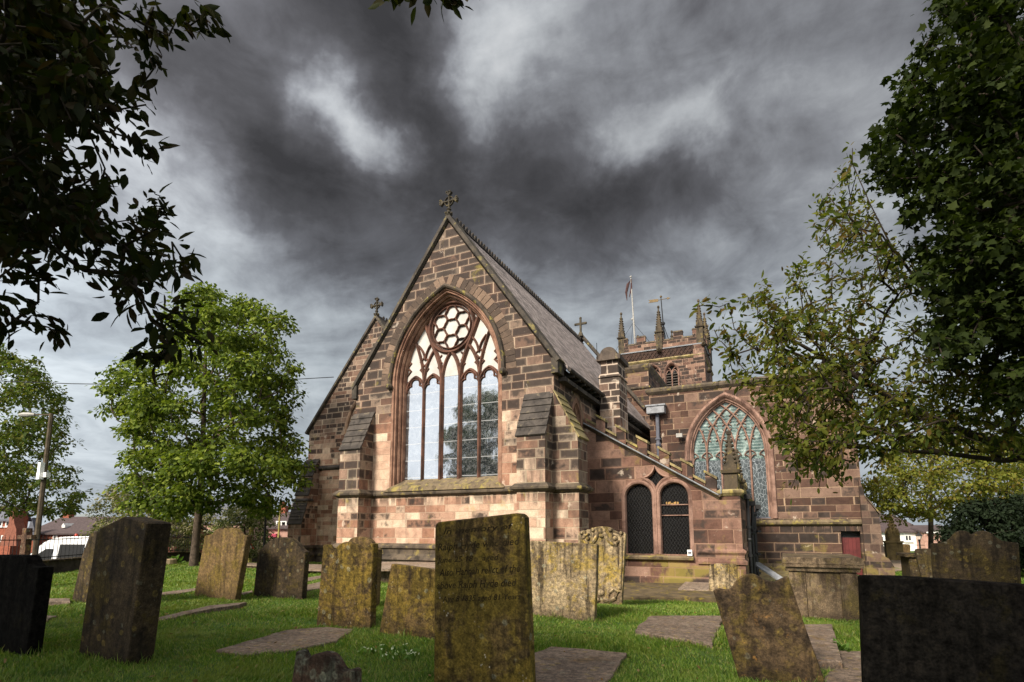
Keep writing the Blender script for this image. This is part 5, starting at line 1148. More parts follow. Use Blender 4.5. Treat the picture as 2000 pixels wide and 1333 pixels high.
# black lantern post
d_ = 27.; p = aD(518, 1030, d_); z0 = float(-.3); vl = thing('lantern_post', 'black cast iron lantern post with a four-sided lantern, by the wall left of the church', 'street lamp', (p[0], p[1], z0))
zl0, zl1, zl2 = zat(518, 990, d_), zat(518, 972, d_), zat(518, 967, d_)
b = MB(); b.lathe((p[0], p[1], z0), [(.16, 0), (.16, .3), (.10, .4), (.09, .8), (.05, .9), (.045, zl0 - z0 - .5), (.08, zl0 - z0 - .42), (.05, zl0 - z0 - .3), (.09, zl0 - z0)], 8)
for k in range(10): b.lathe((p[0], p[1], z0 + 1. + k * .17), [(.06, 0), (.06, .05)], 8)
b.tube([(p[0] - .3, p[1], zl0 - .28), (p[0] + .3, p[1], zl0 - .28)], .02, 5); b.build('post', 'black_iron', vl)
b = MB(); b.lathe((p[0], p[1], zl0), [(.17, 0), (.26, zl1 - zl0 - .02)], 4, math.pi / 4); b.build('lantern_panes', 'lantern_glass', vl)
b = MB(); b.lathe((p[0], p[1], zl1 - .02), [(.31, 0), (.29, .04), (.10, .2), (.06, .26), (.02, .36)], 4, math.pi / 4)
for an in range(4):
    aa = math.pi / 4 + an * math.pi / 2; b.tube([(p[0] + .175 * math.cos(aa), p[1] + .175 * math.sin(aa), zl0), (p[0] + .268 * math.cos(aa), p[1] + .268 * math.sin(aa), zl1)], .016, 4)
b.build('lantern_cap', 'black_iron', vl)
# swan-neck lamp and olive post
d_ = 33.; p = aD(545, 1030, d_); sn = thing('swan_neck_lamp', 'slim green post with a swan-neck arm and hanging lantern, beside the church buttress', 'street lamp', (p[0], p[1], -1.4))
zt = zat(547, 985, d_); b = MB(); b.tube([(p[0], p[1], -1.4), (p[0], p[1], zt + .2)], [.07, .05], 6); b.build('post', 'pole_green', sn)
b = MB(); arc = [np.array([p[0], p[1], zt]) + cR * (.37 - .37 * math.cos(t_)) + np.array([0, 0, .55 * math.sin(t_) + .1]) for t_ in np.linspace(.1, math.pi, 10)]; b.tube(arc, .022, 5); b.build('arm', 'black_iron', sn)
e = arc[-1]; b = MB(); b.lathe((e[0], e[1], e[2] - .55), [(.04, 0), (.17, .18), (.19, .22), (.08, .34), (.05, .52)], 8); b.build('lamp_head', 'lantern_glass', sn)
d_ = 30.; p = aD(491, 1035, d_); pp = thing('lamp_post', 'stout yellow-green post with two small floodlights, left of the black lantern', 'lamp post', (p[0], p[1], -1.4))
zt = zat(491, 990, d_); b = MB(); b.tube([(p[0], p[1], -1.4), (p[0], p[1], zt)], [.13, .12], 8); b.build('post', 'pole_green', pp)
b = MB(); b.tube([np.array([p[0], p[1], zt - .12]) - cR * .18, np.array([p[0], p[1], zt - .12]) + cR * 1.0], .025, 5); b.build('crossbar', 'black_iron', pp)
for o_ in (-.1, .3):
    b = MB(); q_ = np.array([p[0], p[1], zt - .2]) + cR * o_; b.box(q_[0] - .13, q_[0] + .13, q_[1] - .1, q_[1] + .1, q_[2] - .09, q_[2] + .09); b.build('floodlight', 'sign_white', pp)
# warning sign
d_ = 28.; fr = Fr(aD(484, 1063, d_), cR, (0, 0, 1), -cF0); p = fr.O; ws = thing('warning_sign', 'small triangular red-bordered warning sign on a post above the railings', 'road sign', (p[0], p[1], -1.4))
b = MB(); b.tube([(p[0], p[1] + .04, -1.4), (p[0], p[1] + .04, p[2] + .1)], .03, 5); b.build('post', 'floodlight_grey', ws)
b = MB(); b.plate(fr, [(-.34, -.26), (.34, -.26), (0, .33)], (), 0, -.02); b.build('sign_border', 'red_plastic', ws)
b = MB(); b.plate(fr, [(-.22, -.19), (.22, -.19), (0, .20)], (), .006, .002); b.build('sign_face', 'sign_white', ws)
b = MB(); b.plate(fr, [(-.06, -.16), (.05, -.16), (.03, -.02), (-.03, .0)], (), .012, .008); b.plate(fr, [(-.03, .01), (.03, .01), (.03, .07), (-.03, .07)], (), .012, .008); b.build('sign_symbol', 'black_iron', ws)
# right lamp before the cottage
d_ = 40.; p = aD(1796, 1060, d_); rl_ = thing('lantern_post', 'black lantern post standing in front of the white cottage on the right', 'street lamp', (p[0], p[1], -1.2))
z0, zl0, zl1 = -1.2, zat(1796, 1054, d_), zat(1796, 1047, d_)
b = MB(); b.lathe((p[0], p[1], z0), [(.12, 0), (.12, .4), (.06, .6), (.05, zl0 - z0 - .2), (.09, zl0 - z0)], 8); b.tube([(p[0] - .3, p[1], zl0 - .4), (p[0] + .3, p[1], zl0 - .4)], .02, 5); b.build('post', 'black_iron', rl_)
b = MB(); b.lathe((p[0], p[1], zl0), [(.13, 0), (.22, zl1 - zl0)], 4, .3); b.build('lantern_panes', 'lantern_pale', rl_)
b = MB(); b.lathe((p[0], p[1], zl1), [(.26, 0), (.12, .15), (.05, .2), (.03, .3)], 4, .3); b.build('lantern_cap', 'black_iron', rl_)

# ------------------------------------------------------------------ houses beyond the churchyard
def house(name, label, x0, x1, ye, yr, d_, dep, wm, rm, wins=(), chims=(), base=-1.4, over=.25, cat='house'):
    a = aD(x0, ye, d_); c = aD(x1, ye, d_); L = float((c - a) @ cR); O = np.array([a[0], a[1], 0]); zr = zat((x0 + x1) / 2, yr, d_ + dep / 2)
    # heights along the eaves line at the facade
    fr = Fr(O, cR, (0, 0, 1), -cF0); ze = a[2]; h = thing(name, label, cat, (a[0], a[1], base))
    uv = lambda x, y: ((aD(x, y, d_) - a) @ cR, aD(x, y, d_)[2])
    b = MB(); b.hexa([fr(0, base, 0), fr(L, base, 0), fr(L, base, -dep), fr(0, base, -dep), fr(0, ze, 0), fr(L, ze, 0), fr(L, ze, -dep), fr(0, ze, -dep)])
    for u in (0, L - .25): b.add([fr(u, ze, 0), fr(u, ze, -dep), fr(u, zr - .1, -dep / 2), fr(u + .25, ze, 0), fr(u + .25, ze, -dep), fr(u + .25, zr - .1, -dep / 2)], [(0, 1, 2), (3, 5, 4), (0, 3, 4, 1), (1, 4, 5, 2), (2, 5, 3, 0)])
    b.build('wall', wm, h)
    b = MB(); sl_ = (zr - ze) / (dep / 2)
    for sgn in (0, 1):
        w_ = (lambda t_: -t_) if sgn == 0 else (lambda t_: -dep + t_)
        b.hexa([fr(-.15, ze - over * sl_, w_(-over)), fr(L + .15, ze - over * sl_, w_(-over)), fr(L + .15, zr, w_(dep / 2)), fr(-.15, zr, w_(dep / 2)), fr(-.15, ze - over * sl_ + .14, w_(-over)), fr(L + .15, ze - over * sl_ + .14, w_(-over)), fr(L + .15, zr + .14, w_(dep / 2)), fr(-.15, zr + .14, w_(dep / 2))])
    rf = b.build('roof', rm, h)
    for (xa, ya, xb, yb) in wins:
        (u0, v1), (u1, v0) = uv(xa, ya), uv(xb, yb); b = MB(); f_ = .09
        for (p0, p1, p2, p3) in ((u0, u1, v0, v0 + f_), (u0, u1, v1 - f_, v1), (u0, u0 + f_, v0 + f_, v1 - f_), (u1 - f_, u1, v0 + f_, v1 - f_), ((u0 + u1) / 2 - .04, (u0 + u1) / 2 + .04, v0 + f_, v1 - f_)):
            b.hexa([fr(p0, p2, -.05), fr(p1, p2, -.05), fr(p1, p2, .05), fr(p0, p2, .05), fr(p0, p3, -.05), fr(p1, p3, -.05), fr(p1, p3, .05), fr(p0, p3, .05)])
        wo_ = b.build('window', 'white_paint', h); b = MB(); b.plate(fr, [(u0 + f_, v0 + f_), (u1 - f_, v0 + f_), (u1 - f_, v1 - f_), (u0 + f_, v1 - f_)], (), .02, .01); b.build('pane', 'dark_pane', wo_)
        b = MB(); b.hexa([fr(u0 - .08, v0 - .08, .0), fr(u1 + .08, v0 - .08, .0), fr(u1 + .08, v0 - .08, .12), fr(u0 - .08, v0 - .08, .12), fr(u0 - .08, v0 - .004, .0), fr(u1 + .08, v0 - .004, .0), fr(u1 + .08, v0 - .004, .12), fr(u0 - .08, v0 - .004, .12)]); b.build('sill', 'white_paint', wo_)
    for (xa, xb, yt, cm) in chims:
        u0, u1 = (aD(xa, yt, d_ + dep / 2) - a) @ cR, (aD(xb, yt, d_ + dep / 2) - a) @ cR; zt_ = zat((xa + xb) / 2, yt, d_ + dep / 2); b = MB()
        b.hexa([fr(u0, zr - 1., -dep / 2 + .4), fr(u1, zr - 1., -dep / 2 + .4), fr(u1, zr - 1., -dep / 2 - .4), fr(u0, zr - 1., -dep / 2 - .4), fr(u0, zt_ - .2, -dep / 2 + .4), fr(u1, zt_ - .2, -dep / 2 + .4), fr(u1, zt_ - .2, -dep / 2 - .4), fr(u0, zt_ - .2, -dep / 2 - .4)])
        pc = fr((u0 + u1) / 2, zt_ - .2, -dep / 2); b.lathe(tuple(pc), [(.2, 0), (.16, .35), (.19, .38)], 8); b.build('chimney', cm, rf)
    return h, fr, uv
h1, f1, uv1 = house('brick_house', 'red brick house with white windows and a slate roof at the far left', -90, 27, 1011, 988, 52., 1.6, 'brick_red', 'slate_blue', [(-8, 1018, 5, 1029), (12, 1018, 27, 1029), (3, 1046, 12, 1058)])
b = MB(); b.plate(f1, [uv1(22, 1066), uv1(25, 1056), uv1(40, 1022), uv1(41, 1000), uv1(49, 1000), uv1(50, 1022), uv1(54, 1034), uv1(54, 1066)], (), 1.2, .2); b.build('gable_stack', 'brick_orange', h1)
h2, f2, uv2 = house('terraced_house', 'long low house with a dark tiled roof behind the white van', 53, 225, 1043, 1012, 58., 9., 'brick_red', 'tile_dark', [(104, 1046, 112, 1054)], [(129, 141, 998, 'brick_red')])
b = MB(); b.plate(f2, [uv2(60, 1056), uv2(62, 1040), uv2(72, 1030), uv2(78, 1012), uv2(83, 1034), uv2(82, 1056)], (), 1.0, .3); b.plate(f2, [uv2(60, 1034), uv2(84, 1034), uv2(84, 1037), uv2(60, 1037)], (), 1.1, 1.0); b.build('timber_gable', 'slate_blue', h2)
b = MB(); b.plate(f2, [uv2(105, 1031), uv2(112, 1031), uv2(112, 1027), uv2(108.5, 1022), uv2(105, 1027)], (), -1., -2.5); b.build('dormer', 'white_paint', h2)
h3, f3, uv3 = house('shop_house', 'pink-brick shop house with a dark roof and white dormer, left of the church', 512, 620, 1032, 1003, 50., 8., 'brick_pink', 'tile_dark', [(534, 1050, 546, 1062)], [(549, 561, 984, 'brick_red')])
b = MB(); b.plate(f3, [uv3(531, 1049), uv3(546, 1049), uv3(545, 1043), uv3(532, 1043)], (), .7, .02); b.build('awning', 'awning_pink', h3)
b = MB(); b.plate(f3, [uv3(536, 1031), uv3(557, 1031), uv3(557, 1018), uv3(536, 1018)], [[uv3(538.5, 1029.5), uv3(545.5, 1029.5), uv3(545.5, 1020), uv3(538.5, 1020)], [uv3(547.5, 1029.5), uv3(554.5, 1029.5), uv3(554.5, 1020), uv3(547.5, 1020)]], -.3, -.5); dm_ = b.build('dormer', 'white_paint', h3)
b = MB(); b.plate(f3, [uv3(537, 1030), uv3(556, 1030), uv3(556, 1019), uv3(537, 1019)], (), -.52, -2.2); b.build('pane', 'dark_pane', dm_)
b = MB(); b.tube([f3(uv3(522, 1034)[0], uv3(522, 1034)[1], .08), f3(uv3(522, 1034)[0], -1.3, .08)], .07, 6); b.build('downpipe', 'black_iron', h3)
house('slate_house', 'grey slate-roofed house glimpsed behind the blossoming shrub', 375, 470, 1022, 988, 62., 9., 'brick_pink', 'slate_blue')
house('brick_cottage', 'orange brick cottage half hidden behind the hawthorn', 268, 345, 1048, 1028, 46., 6., 'brick_orange', 'tile_dark', [(285, 1052, 293, 1060)])
h5, f5, uv5 = house('white_cottage', 'white rendered cottage with a dark tiled roof on the right', 1690, 1803, 1039, 1008, 50., 8., 'render_white', 'tile_dark', [(1716, 1047, 1727, 1061), (1766, 1045, 1781, 1058)], base=-1.2)
b = MB(); b.plate(f5, [uv5(1726, 1024), uv5(1729, 1024), uv5(1728, 1017), uv5(1726, 1017)], (), -1.5, -2.2); b.build('roof_vent', 'white_paint', h5)
h6, f6, uv6 = house('brick_outhouse', 'low brown brick outhouse with white trim joined to the white cottage', 1804.5, 1885, 1041, 1029, 49., 6., 'brick_pink', 'tile_dark', [(1839, 1043, 1852, 1047.5)], base=-1.2, over=.1)
b = MB(); b.tube([f6(uv6(1814, 1041)[0], uv6(1814, 1041)[1], .12), f6(uv6(1814, 1041)[0], -1.1, .12)], .11, 6); b.build('downpipe', 'white_paint', h6)
b = MB(); b.plate(f6, [uv6(1806, 1041.8), uv6(1884, 1041.8), uv6(1884, 1039), uv6(1806, 1039)], (), .35, .2); b.build('fascia', 'white_paint', h6)

# ------------------------------------------------------------------ white van
d_ = 28.; vO = aD(4, 1080, d_); vO[2] = -1.4; vf = Fr((vO[0], vO[1], -1.4), cR, (0, 0, 1), -cF0)
van = thing('parked_van', 'white high-roofed van with a red roof light, parked beyond the railings', 'van', vO)
out = [(.0, .45), (-.02, .95), (.12, 1.08), (.95, 1.3), (1.1, 1.42), (1.62, 2.06), (1.85, 2.30), (2.2, 2.47), (2.7, 2.57), (3.4, 2.60), (5.75, 2.57), (5.86, 2.45), (5.9, .5), (5.85, .35), (.1, .35)]
b = MB(); P_ = np.array(out); n = len(P_); vs = []
for (wv_, k_) in ((0., .93), (-.12, 1.), (-1.85, 1.), (-1.97, .93)):
    for (u, v) in out:
        vv = v if v < 1.4 else v - (0. if k_ == 1. else .10 * (v - 1.4)); vs.append(vf(u, vv, wv_ - (0 if v < 1.2 else (.10 * (v - 1.2) * (1 if wv_ > -1 else -1)))))
tri = geometry.tessellate_polygon([[Vector((u, v, 0)) for u, v in out]]); fs = [tuple(t) for t in tri] + [tuple(3 * n + i for i in t) for t in tri]
for r in range(3):
    for i in range(n): j = (i + 1) % n; fs.append((r * n + i, r * n + j, (r + 1) * n + j, (r + 1) * n + i))
b.add(vs, fs); b.build('body', 'white_van', van, True)
wt = lambda v: -.10 * (v - 1.2) + .006
def panel(nm, poly, mt_, pr=.0):
    b = MB(); k = len(poly); vs = [vf(u, v, wt(v) + pr + .012) for u, v in poly] + [vf(u, v, wt(v) - .03) for u, v in poly]
    tri = geometry.tessellate_polygon([[Vector((u, v, 0)) for u, v in poly]]); b.add(vs, [tuple(t) for t in tri] + [(i, (i + 1) % k, (i + 1) % k + k, i + k) for i in range(k)]); return b.build(nm, mt_, van)
panel('side_window', [(1.42, 1.05), (2.40, 1.05), (2.46, 1.98), (2.12, 1.98), (1.80, 1.76)], 'van_glass'); panel('side_window', [(2.72, 1.0), (3.95, 1.0), (3.98, 2.20), (2.78, 2.20)], 'van_glass'); panel('side_window', [(4.2, 1.0), (5.6, 1.0), (5.55, 2.20), (4.2, 2.20)], 'van_glass')
b = MB(); b.add([vf(1.08, 1.42, -.1), vf(1.60, 2.07, -.18), vf(1.60, 2.07, -1.8), vf(1.08, 1.42, -1.87)], [(0, 1, 2, 3)]); b.add([vf(1.06, 1.45, -.1), vf(1.58, 2.10, -.18), vf(1.58, 2.10, -1.8), vf(1.06, 1.45, -1.87)], [(0, 1, 2, 3)]); b.build('windscreen', 'dark_pane', van)
for u in (1.0, 4.75):
    for wv_ in (.0, -1.75):
        c_ = vf(u, .36, wv_); b = MB(); b.tube([c_ + cF0 * .0, c_ + cF0 * .22], .36, 16); wh = b.build('wheel', 'dark_rubber', van); b = MB(); b.tube([c_ - cF0 * .012, c_ + cF0 * .05], .2, 12); b.build('rim', 'lead_grey', wh)
b = MB(); c_ = vf(3.33, 2.6, -.35); b.lathe(tuple(c_ - np.array([0, 0, .03])), [(.08, 0), (.08, .1), (.05, .16)], 10); b.build('roof_light', 'red_plastic', van)
b = MB(); b.hexa([vf(4.0, 2.62, -.3), vf(5.5, 2.62, -.3), vf(5.5, 2.62, -.45), vf(4.0, 2.62, -.45), vf(4.0, 2.68, -.3), vf(5.5, 2.68, -.3), vf(5.5, 2.68, -.45), vf(4.0, 2.68, -.45)]); b.build('roof_bar', 'black_iron', van)

# ------------------------------------------------------------------ foliage
def fastmesh(name, V, F, mt, parent=None, smooth=False):
    """V (n,3), F (m,k) all faces with k corners"""
    if parent is not None: V = V - wpos(parent)
    me = bpy.data.meshes.new(name); nv, (nf, k) = len(V), F.shape
    me.vertices.add(nv); me.vertices.foreach_set('co', np.ascontiguousarray(V, dtype=np.float32).ravel())
    me.loops.add(nf * k); me.loops.foreach_set('vertex_index', np.ascontiguousarray(F, dtype=np.int32).ravel())
    me.polygons.add(nf); me.polygons.foreach_set('loop_start', np.arange(nf, dtype=np.int32) * k)
    if smooth: me.polygons.foreach_set('use_smooth', np.ones(nf, dtype=bool))
    me.update(calc_edges=True); return link(name, me, mt, parent)
def nrm(a): return a / (np.linalg.norm(a, axis=-1, keepdims=True) + 1e-9)

def grow(att, nodes, par, bf=.25):
    """join the attraction points to the skeleton, nearest first, preferring short ways back to the trunk"""
    pts = [np.array(p, float) for p in nodes]; par = list(par); plen = [0.] * len(pts)
    for i in range(1, len(pts)): plen[i] = plen[par[i]] + np.linalg.norm(pts[i] - pts[par[i]])
    A = np.array(att); n = len(A); best = np.full(n, 1e9); bp = np.zeros(n, int); bd = np.zeros(n); done = np.zeros(n, bool)
    def relax(j):
        dd_ = np.linalg.norm(A - pts[j], axis=1); c = dd_ + bf * plen[j]; m = (c < best) & ~done; best[m] = c[m]; bp[m] = j; bd[m] = dd_[m]
    for j in range(len(pts)): relax(j)
    for _ in range(n):
        i = int(np.argmin(np.where(done, 1e9, best))); done[i] = True
        p0 = pts[bp[i]]; p1 = A[i]; L = bd[i]; k = bp[i]
        if L > .9 * SEG:      # break long reaches with a slight curve
            m = max(1, int(L / SEG)); side_ = rng.normal(size=3) * L * .05; side_[2] -= abs(L) * .03 * SAG
            for q_ in range(1, m + 1):
                t_ = q_ / (m + 1); pts.append(p0 + (p1 - p0) * t_ + side_ * math.sin(math.pi * t_)); par.append(k); plen.append(plen[k] + L / (m + 1)); k = len(pts) - 1; relax(k)
        pts.append(p1); par.append(k); plen.append(plen[k] + np.linalg.norm(p1 - pts[k])); relax(len(pts) - 1)
    return np.array(pts), np.array(par)
SEG, SAG = .6, 1.
def radii(pts, par, tip, power=.42, rmax=None):
    n = len(pts); cnt = np.zeros(n)
    ch = np.zeros(n, int); 
    for i in range(1, n): ch[par[i]] += 1
    cnt[ch == 0] = 1
    for i in range(n - 1, 0, -1): cnt[par[i]] += cnt[i]
    r = tip * cnt ** power
    return np.minimum(r, rmax) if rmax else r
def order(pts, par):      # parents before children already holds
    return pts, par
def branches(pts, par, r, name, mt, parent, sides=5):
    i = np.arange(1, len(pts)); a, c = pts[par[i]], pts[i]; ra, rc = r[par[i]], r[i]; ra = np.minimum(ra, rc * 1.9)
    d_ = nrm(c - a); ref = np.where(np.abs(d_[:, 2:3]) < .9, np.array([[0, 0, 1.]]), np.array([[1., 0, 0]])); u = nrm(np.cross(d_, ref)); v = np.cross(d_, u)
    c = c + d_ * rc[:, None] * .3
    V = []
    for k in range(sides):
        an = 2 * math.pi * k / sides; o = u * math.cos(an) + v * math.sin(an); V.append((a + o * ra[:, None], c + o * rc[:, None]))
    V = np.stack([np.stack(q, 1) for q in V], 1)      # edges, sides, 2, 3
    ne = len(i); base = np.arange(ne)[:, None] * sides * 2; k = np.arange(sides); kn = (k + 1) % sides
    F = np.stack([base + k * 2, base + kn * 2, base + kn * 2 + 1, base + k * 2 + 1], -1).reshape(-1, 4)
    return fastmesh(name, V.reshape(-1, 3), F, mt, parent, True)
TEMPL = {
 'cherry': (np.array([(0, 0, 0), (.22, .15, .03), (.55, .20, .02), (.82, .10, -.03), (1, 0, -.09), (.82, -.10, -.03), (.55, -.20, .02), (.22, -.15, .03), (.5, 0, -.015)]), [(0, 1, 2, 8), (8, 2, 3, 4), (8, 4, 5, 6), (0, 8, 6, 7)]),
 'maple': (np.array([(0, 0, 0), (.02, .34, -.02), (.20, .28, .03), (.38, .58, -.05), (.52, .26, .03), (1, 0, -.12), (.52, -.26, .03), (.38, -.58, -.05), (.20, -.28, .03), (.02, -.34, -.02)]), [(0, 1, 2, 4), (2, 3, 4, 4), (0, 4, 5, 6), (0, 6, 8, 9), (6, 7, 8, 8)]),
 'oval': (np.array([(0, 0, 0), (.5, .30, .05), (1, 0, -.08), (.5, -.30, .05)]), [(0, 1, 2, 3)]),
}
def leaves(P, D, N_, size, templ, name, mt, parent=None):
    tv, tf = TEMPL[templ]; D = nrm(D); B = nrm(np.cross(N_, D)); N_ = np.cross(D, B); n = len(P)
    V = P[:, None] + size[:, None, None] * (tv[None, :, :1] * D[:, None] + tv[None, :, 1:2] * B[:, None] + tv[None, :, 2:3] * N_[:, None])
    m = len(tv)
    if all(len(set(f)) == 4 for f in tf):
        F = (np.arange(n)[:, None, None] * m + np.array(tf)[None]).reshape(-1, 4)
        return fastmesh(name, V.reshape(-1, 3), F, mt, parent)
    tri = []
    for f in tf:
        tri.append(f[:3])
        if len(set(f)) == 4: tri.append((f[0], f[2], f[3]))
    F = (np.arange(n)[:, None, None] * m + np.array(tri)[None]).reshape(-1, 3)
    return fastmesh(name, V.reshape(-1, 3), F, mt, parent)
def px_cloud(poly, n, d0, d1):
    P = np.array(poly, float); lo, hi = P.min(0), P.max(0); out = []
    while len(out) < n:
        x = rng.uniform(lo[0], hi[0], 400); y = rng.uniform(lo[1], hi[1], 400); m = inpoly(poly, x, y)
        for a, c in zip(x[m], y[m]): out.append(aD(a, c, rng.uniform(d0, d1)))
    return np.array(out[:n])
def px_crown(poly, n, d0, half, shell=.6):
    """points through the volume of a crown whose outline is poly: deepest at the middle, crowded near the skin"""
    P = np.array(poly, float); lo, hi = P.min(0), P.max(0); out = []; E = np.roll(P, -1, 0) - P
    while len(out) < n:
        x = rng.uniform(lo[0], hi[0], 300); y = rng.uniform(lo[1], hi[1], 300); m = inpoly(poly, x, y)
        for a, c in zip(x[m], y[m]):
            t_ = np.clip(((np.array([a, c]) - P) * E).sum(1) / ((E * E).sum(1) + 1e-9), 0, 1); de = np.min(np.hypot(*(np.array([a, c]) - P - E * t_[:, None]).T))
            k = min(1., de / (.32 * (hi[0] - lo[0]))); w_ = half * math.sqrt(max(0., 1 - (1 - k) ** 2)); s_ = rng.uniform(-1, 1)
            s_ = math.copysign(abs(s_) ** shell, s_); out.append(aD(a, c, d0 + s_ * w_))
    return np.array(out[:n])
def spray(pts, par, first, per, size, spread, templ, name, mt, parent, droop=.45, flat=.75, cap=None):
    """leaves set along the twigs: each fans off its twig, tips drooping"""
    idx = np.arange(first, len(pts)); 
    if cap is not None: idx = idx[cap(pts[idx])]
    idx = np.repeat(idx, per); n = len(idx); tw = pts[idx] - pts[par[idx]]; L = np.linalg.norm(tw, axis=1, keepdims=True); tw = nrm(tw)
    t_ = rng.uniform(0, 1, (n, 1)) ** .6; P = pts[idx] - tw * np.minimum(L, spread * 2.) * (1 - t_) + rng.normal(size=(n, 3)) * spread * .45
    lat = rng.normal(size=(n, 3)); D = nrm(tw * .7 + nrm(lat) * .9); D[:, 2] -= droop; D = nrm(D)
    N_ = nrm(rng.normal(size=(n, 3)) * flat + np.array([0, 0, 1.])); sz = size * rng.uniform(.5, 1.25, n)
    return leaves(P, D, N_, sz, templ, name, mt, parent)
def tree(name, label, cat, root, chain, att, tip, leafargs, bark='bark', rmax=None, sides=5, bf=.25, power=.42, group=None, flare=1.):
    t = thing(name, label, cat, root, group); nodes = [tuple(root)] + [tuple(c) for c in chain]; par = [0] + list(range(len(chain)))
    pts, par = grow(att, nodes, par, bf); r = radii(pts, par, tip, power, rmax); r[0] *= flare
    branches(pts, par, r, 'trunk', bark, t, sides)
    spray(pts, par, len(nodes), *leafargs, parent=t)
    return t, pts, par
def clump_tree(name, label, cat, root, chain, poly, d0, half, ncl, per, csz, lsz, mt, bark='bark', tip=.014, rmax=.3, group=None, flatc=.55, shell=.6, templ='oval'):
    att = px_crown(poly, ncl, d0, half, shell); t = thing(name, label, cat, root, group); nodes = [tuple(root)] + [tuple(c) for c in chain]
    pts, par = grow(att, nodes, [0] + list(range(len(chain))), .3); r = radii(pts, par, tip, .45, rmax); r[0] *= 1.25; branches(pts, par, r, 'trunk', bark, t, 6)
    n = ncl * per; c = np.repeat(att, per, 0); cs = np.repeat(csz * rng.uniform(.6, 1.3, ncl), per)[:, None]; g = rng.normal(size=(n, 3)); g = nrm(g) * rng.uniform(0, 1, (n, 1)) ** .5; off = g * np.array([1, 1, flatc]) * cs
    off[:, 2] -= .25 * (off[:, 0] ** 2 + off[:, 1] ** 2) / np.maximum(cs[:, 0], .05)
    D = nrm(g * np.array([1, 1, .3]) + rng.normal(size=(n, 3)) * .5 + np.array([0, 0, -.45])); N_ = nrm(g * .55 + rng.normal(size=(n, 3)) * .35 + np.array([0, 0, .75]))
    leaves(c + off, D, N_, lsz * rng.uniform(.6, 1.25, n), templ, 'crown', mt, t); return t

# dark cherry overhanging from the left: its trunk stands left of the view
SEG, SAG = .35, 1.
A1 = [(-420, -420), (215, -140), (215, -20), (250, 40), (265, 110), (235, 150), (262, 205), (230, 240), (180, 245), (140, 300), (185, 318), (215, 350), (245, 380), (330, 400), (385, 470), (388, 520), (368, 560), (345, 585), (290, 585), (240, 560), (190, 560), (150, 545), (120, 575), (60, 540), (10, 560), (-60, 600), (-420, 700)]
a1 = np.concatenate([px_cloud(A1, 430, 2.3, 3.6), px_cloud([(-30, -60), (150, -60), (190, 60), (200, 200), (110, 260), (150, 380), (190, 470), (60, 480), (-30, 500)], 240, 2.2, 3.8)])
sp1 = [(300, 15, 2.6), (345, 38, 2.6), (372, 50, 2.6), (395, 32, 2.6), (410, 45, 2.6), (330, 70, 2.6), (285, 50, 2.6), (290, 105, 2.7), (300, 135, 2.7), (275, 170, 2.7), (285, 205, 2.7), (255, 270, 2.6), (280, 285, 2.6), (300, 290, 2.6), (205, 330, 2.6),
       (30, 625, 2.8), (10, 640, 2.8), (95, 640, 2.8), (110, 650, 2.8), (75, 590, 2.8), (235, 600, 2.7), (300, 630, 2.7), (330, 655, 2.7), (275, 690, 2.6), (300, 700, 2.6), (320, 690, 2.6), (365, 650, 2.7), (390, 670, 2.7), (340, 610, 2.7), (375, 610, 2.7),
       (775, -6, 2.7), (868, -14, 2.7), (882, -4, 2.7), (912, -8, 2.7), (840, -40, 2.7), (760, -30, 2.7)]
a1 = np.concatenate([a1, np.array([aD(*q) for q in sp1])])
r1 = aD(-1100, 1500, 2.6); r1 = np.array([-5.1, -.15, float(gz(-5.1, -.15))])
c1 = [r1 + np.array(o) for o in ((.05, .05, .8), (.1, .1, 1.6), (.25, .2, 2.3), (.45, .35, 2.9), (.75, .55, 3.4))]
off1 = rng.normal(size=(260, 3)); off1 = nrm(off1) * rng.uniform(.3, 1, (260, 1)) ** .5 * np.array([2.2, 1.6, 1.4]) + np.array([-1.8, -2.3, 5.2])
def infront(P):      # keep the rest of the crown out of the picture: it grows behind and to the left of the photographer
    v = P - CC; z = v @ cF; return (z > .25) & (np.abs(v @ cR / np.maximum(z, .01)) < 1.15)
off1 = off1[~infront(off1)]
over = np.array([aD(x, y, d_) for x, y, d_ in ((480, -260, 2.5), (620, -200, 2.6), (760, -150, 2.7), (850, -90, 2.7), (200, -300, 2.5))])
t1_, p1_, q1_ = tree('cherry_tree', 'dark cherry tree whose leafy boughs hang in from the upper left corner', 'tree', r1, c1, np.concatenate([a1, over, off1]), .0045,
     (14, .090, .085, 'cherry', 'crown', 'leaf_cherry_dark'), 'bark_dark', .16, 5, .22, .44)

# dark maple on the right, trunk outside the frame
A2 = [(1838, -60), (1826, 50), (1808, 80), (1800, 110), (1770, 150), (1752, 165), (1765, 200), (1742, 245), (1706, 262), (1722, 300), (1690, 345), (1700, 368), (1735, 372), (1775, 380), (1748, 430), (1790, 440), (1775, 485), (1815, 500), (1790, 545), (1812, 560), (1850, 600), (1800, 650), (1770, 670), (1830, 700), (1850, 740), (1900, 770), (2060, 800), (2250, 700), (2250, -60)]
a2 = np.concatenate([px_cloud(A2, 620, 4.6, 6.6), px_cloud([(1880, -40), (1860, 120), (1830, 250), (1840, 380), (1880, 520), (1900, 640), (2100, 740), (2200, 100)], 420, 4.6, 7.)])
a2 = np.concatenate([a2, np.array([aD(x, y, 5.2) for x, y in ((1830, 20), (1805, 95), (1760, 158), (1745, 245), (1715, 268), (1770, 480), (1820, 70))])])
r2_ = np.array([4.6, 4.4, float(gz(4.6, 4.4))]); c2_ = [r2_ + np.array(o) for o in ((0, .02, .9), (-.05, .05, 1.8), (-.1, .1, 2.8), (-.15, .2, 4.), (-.2, .3, 5.2), (-.2, .3, 6.5))]
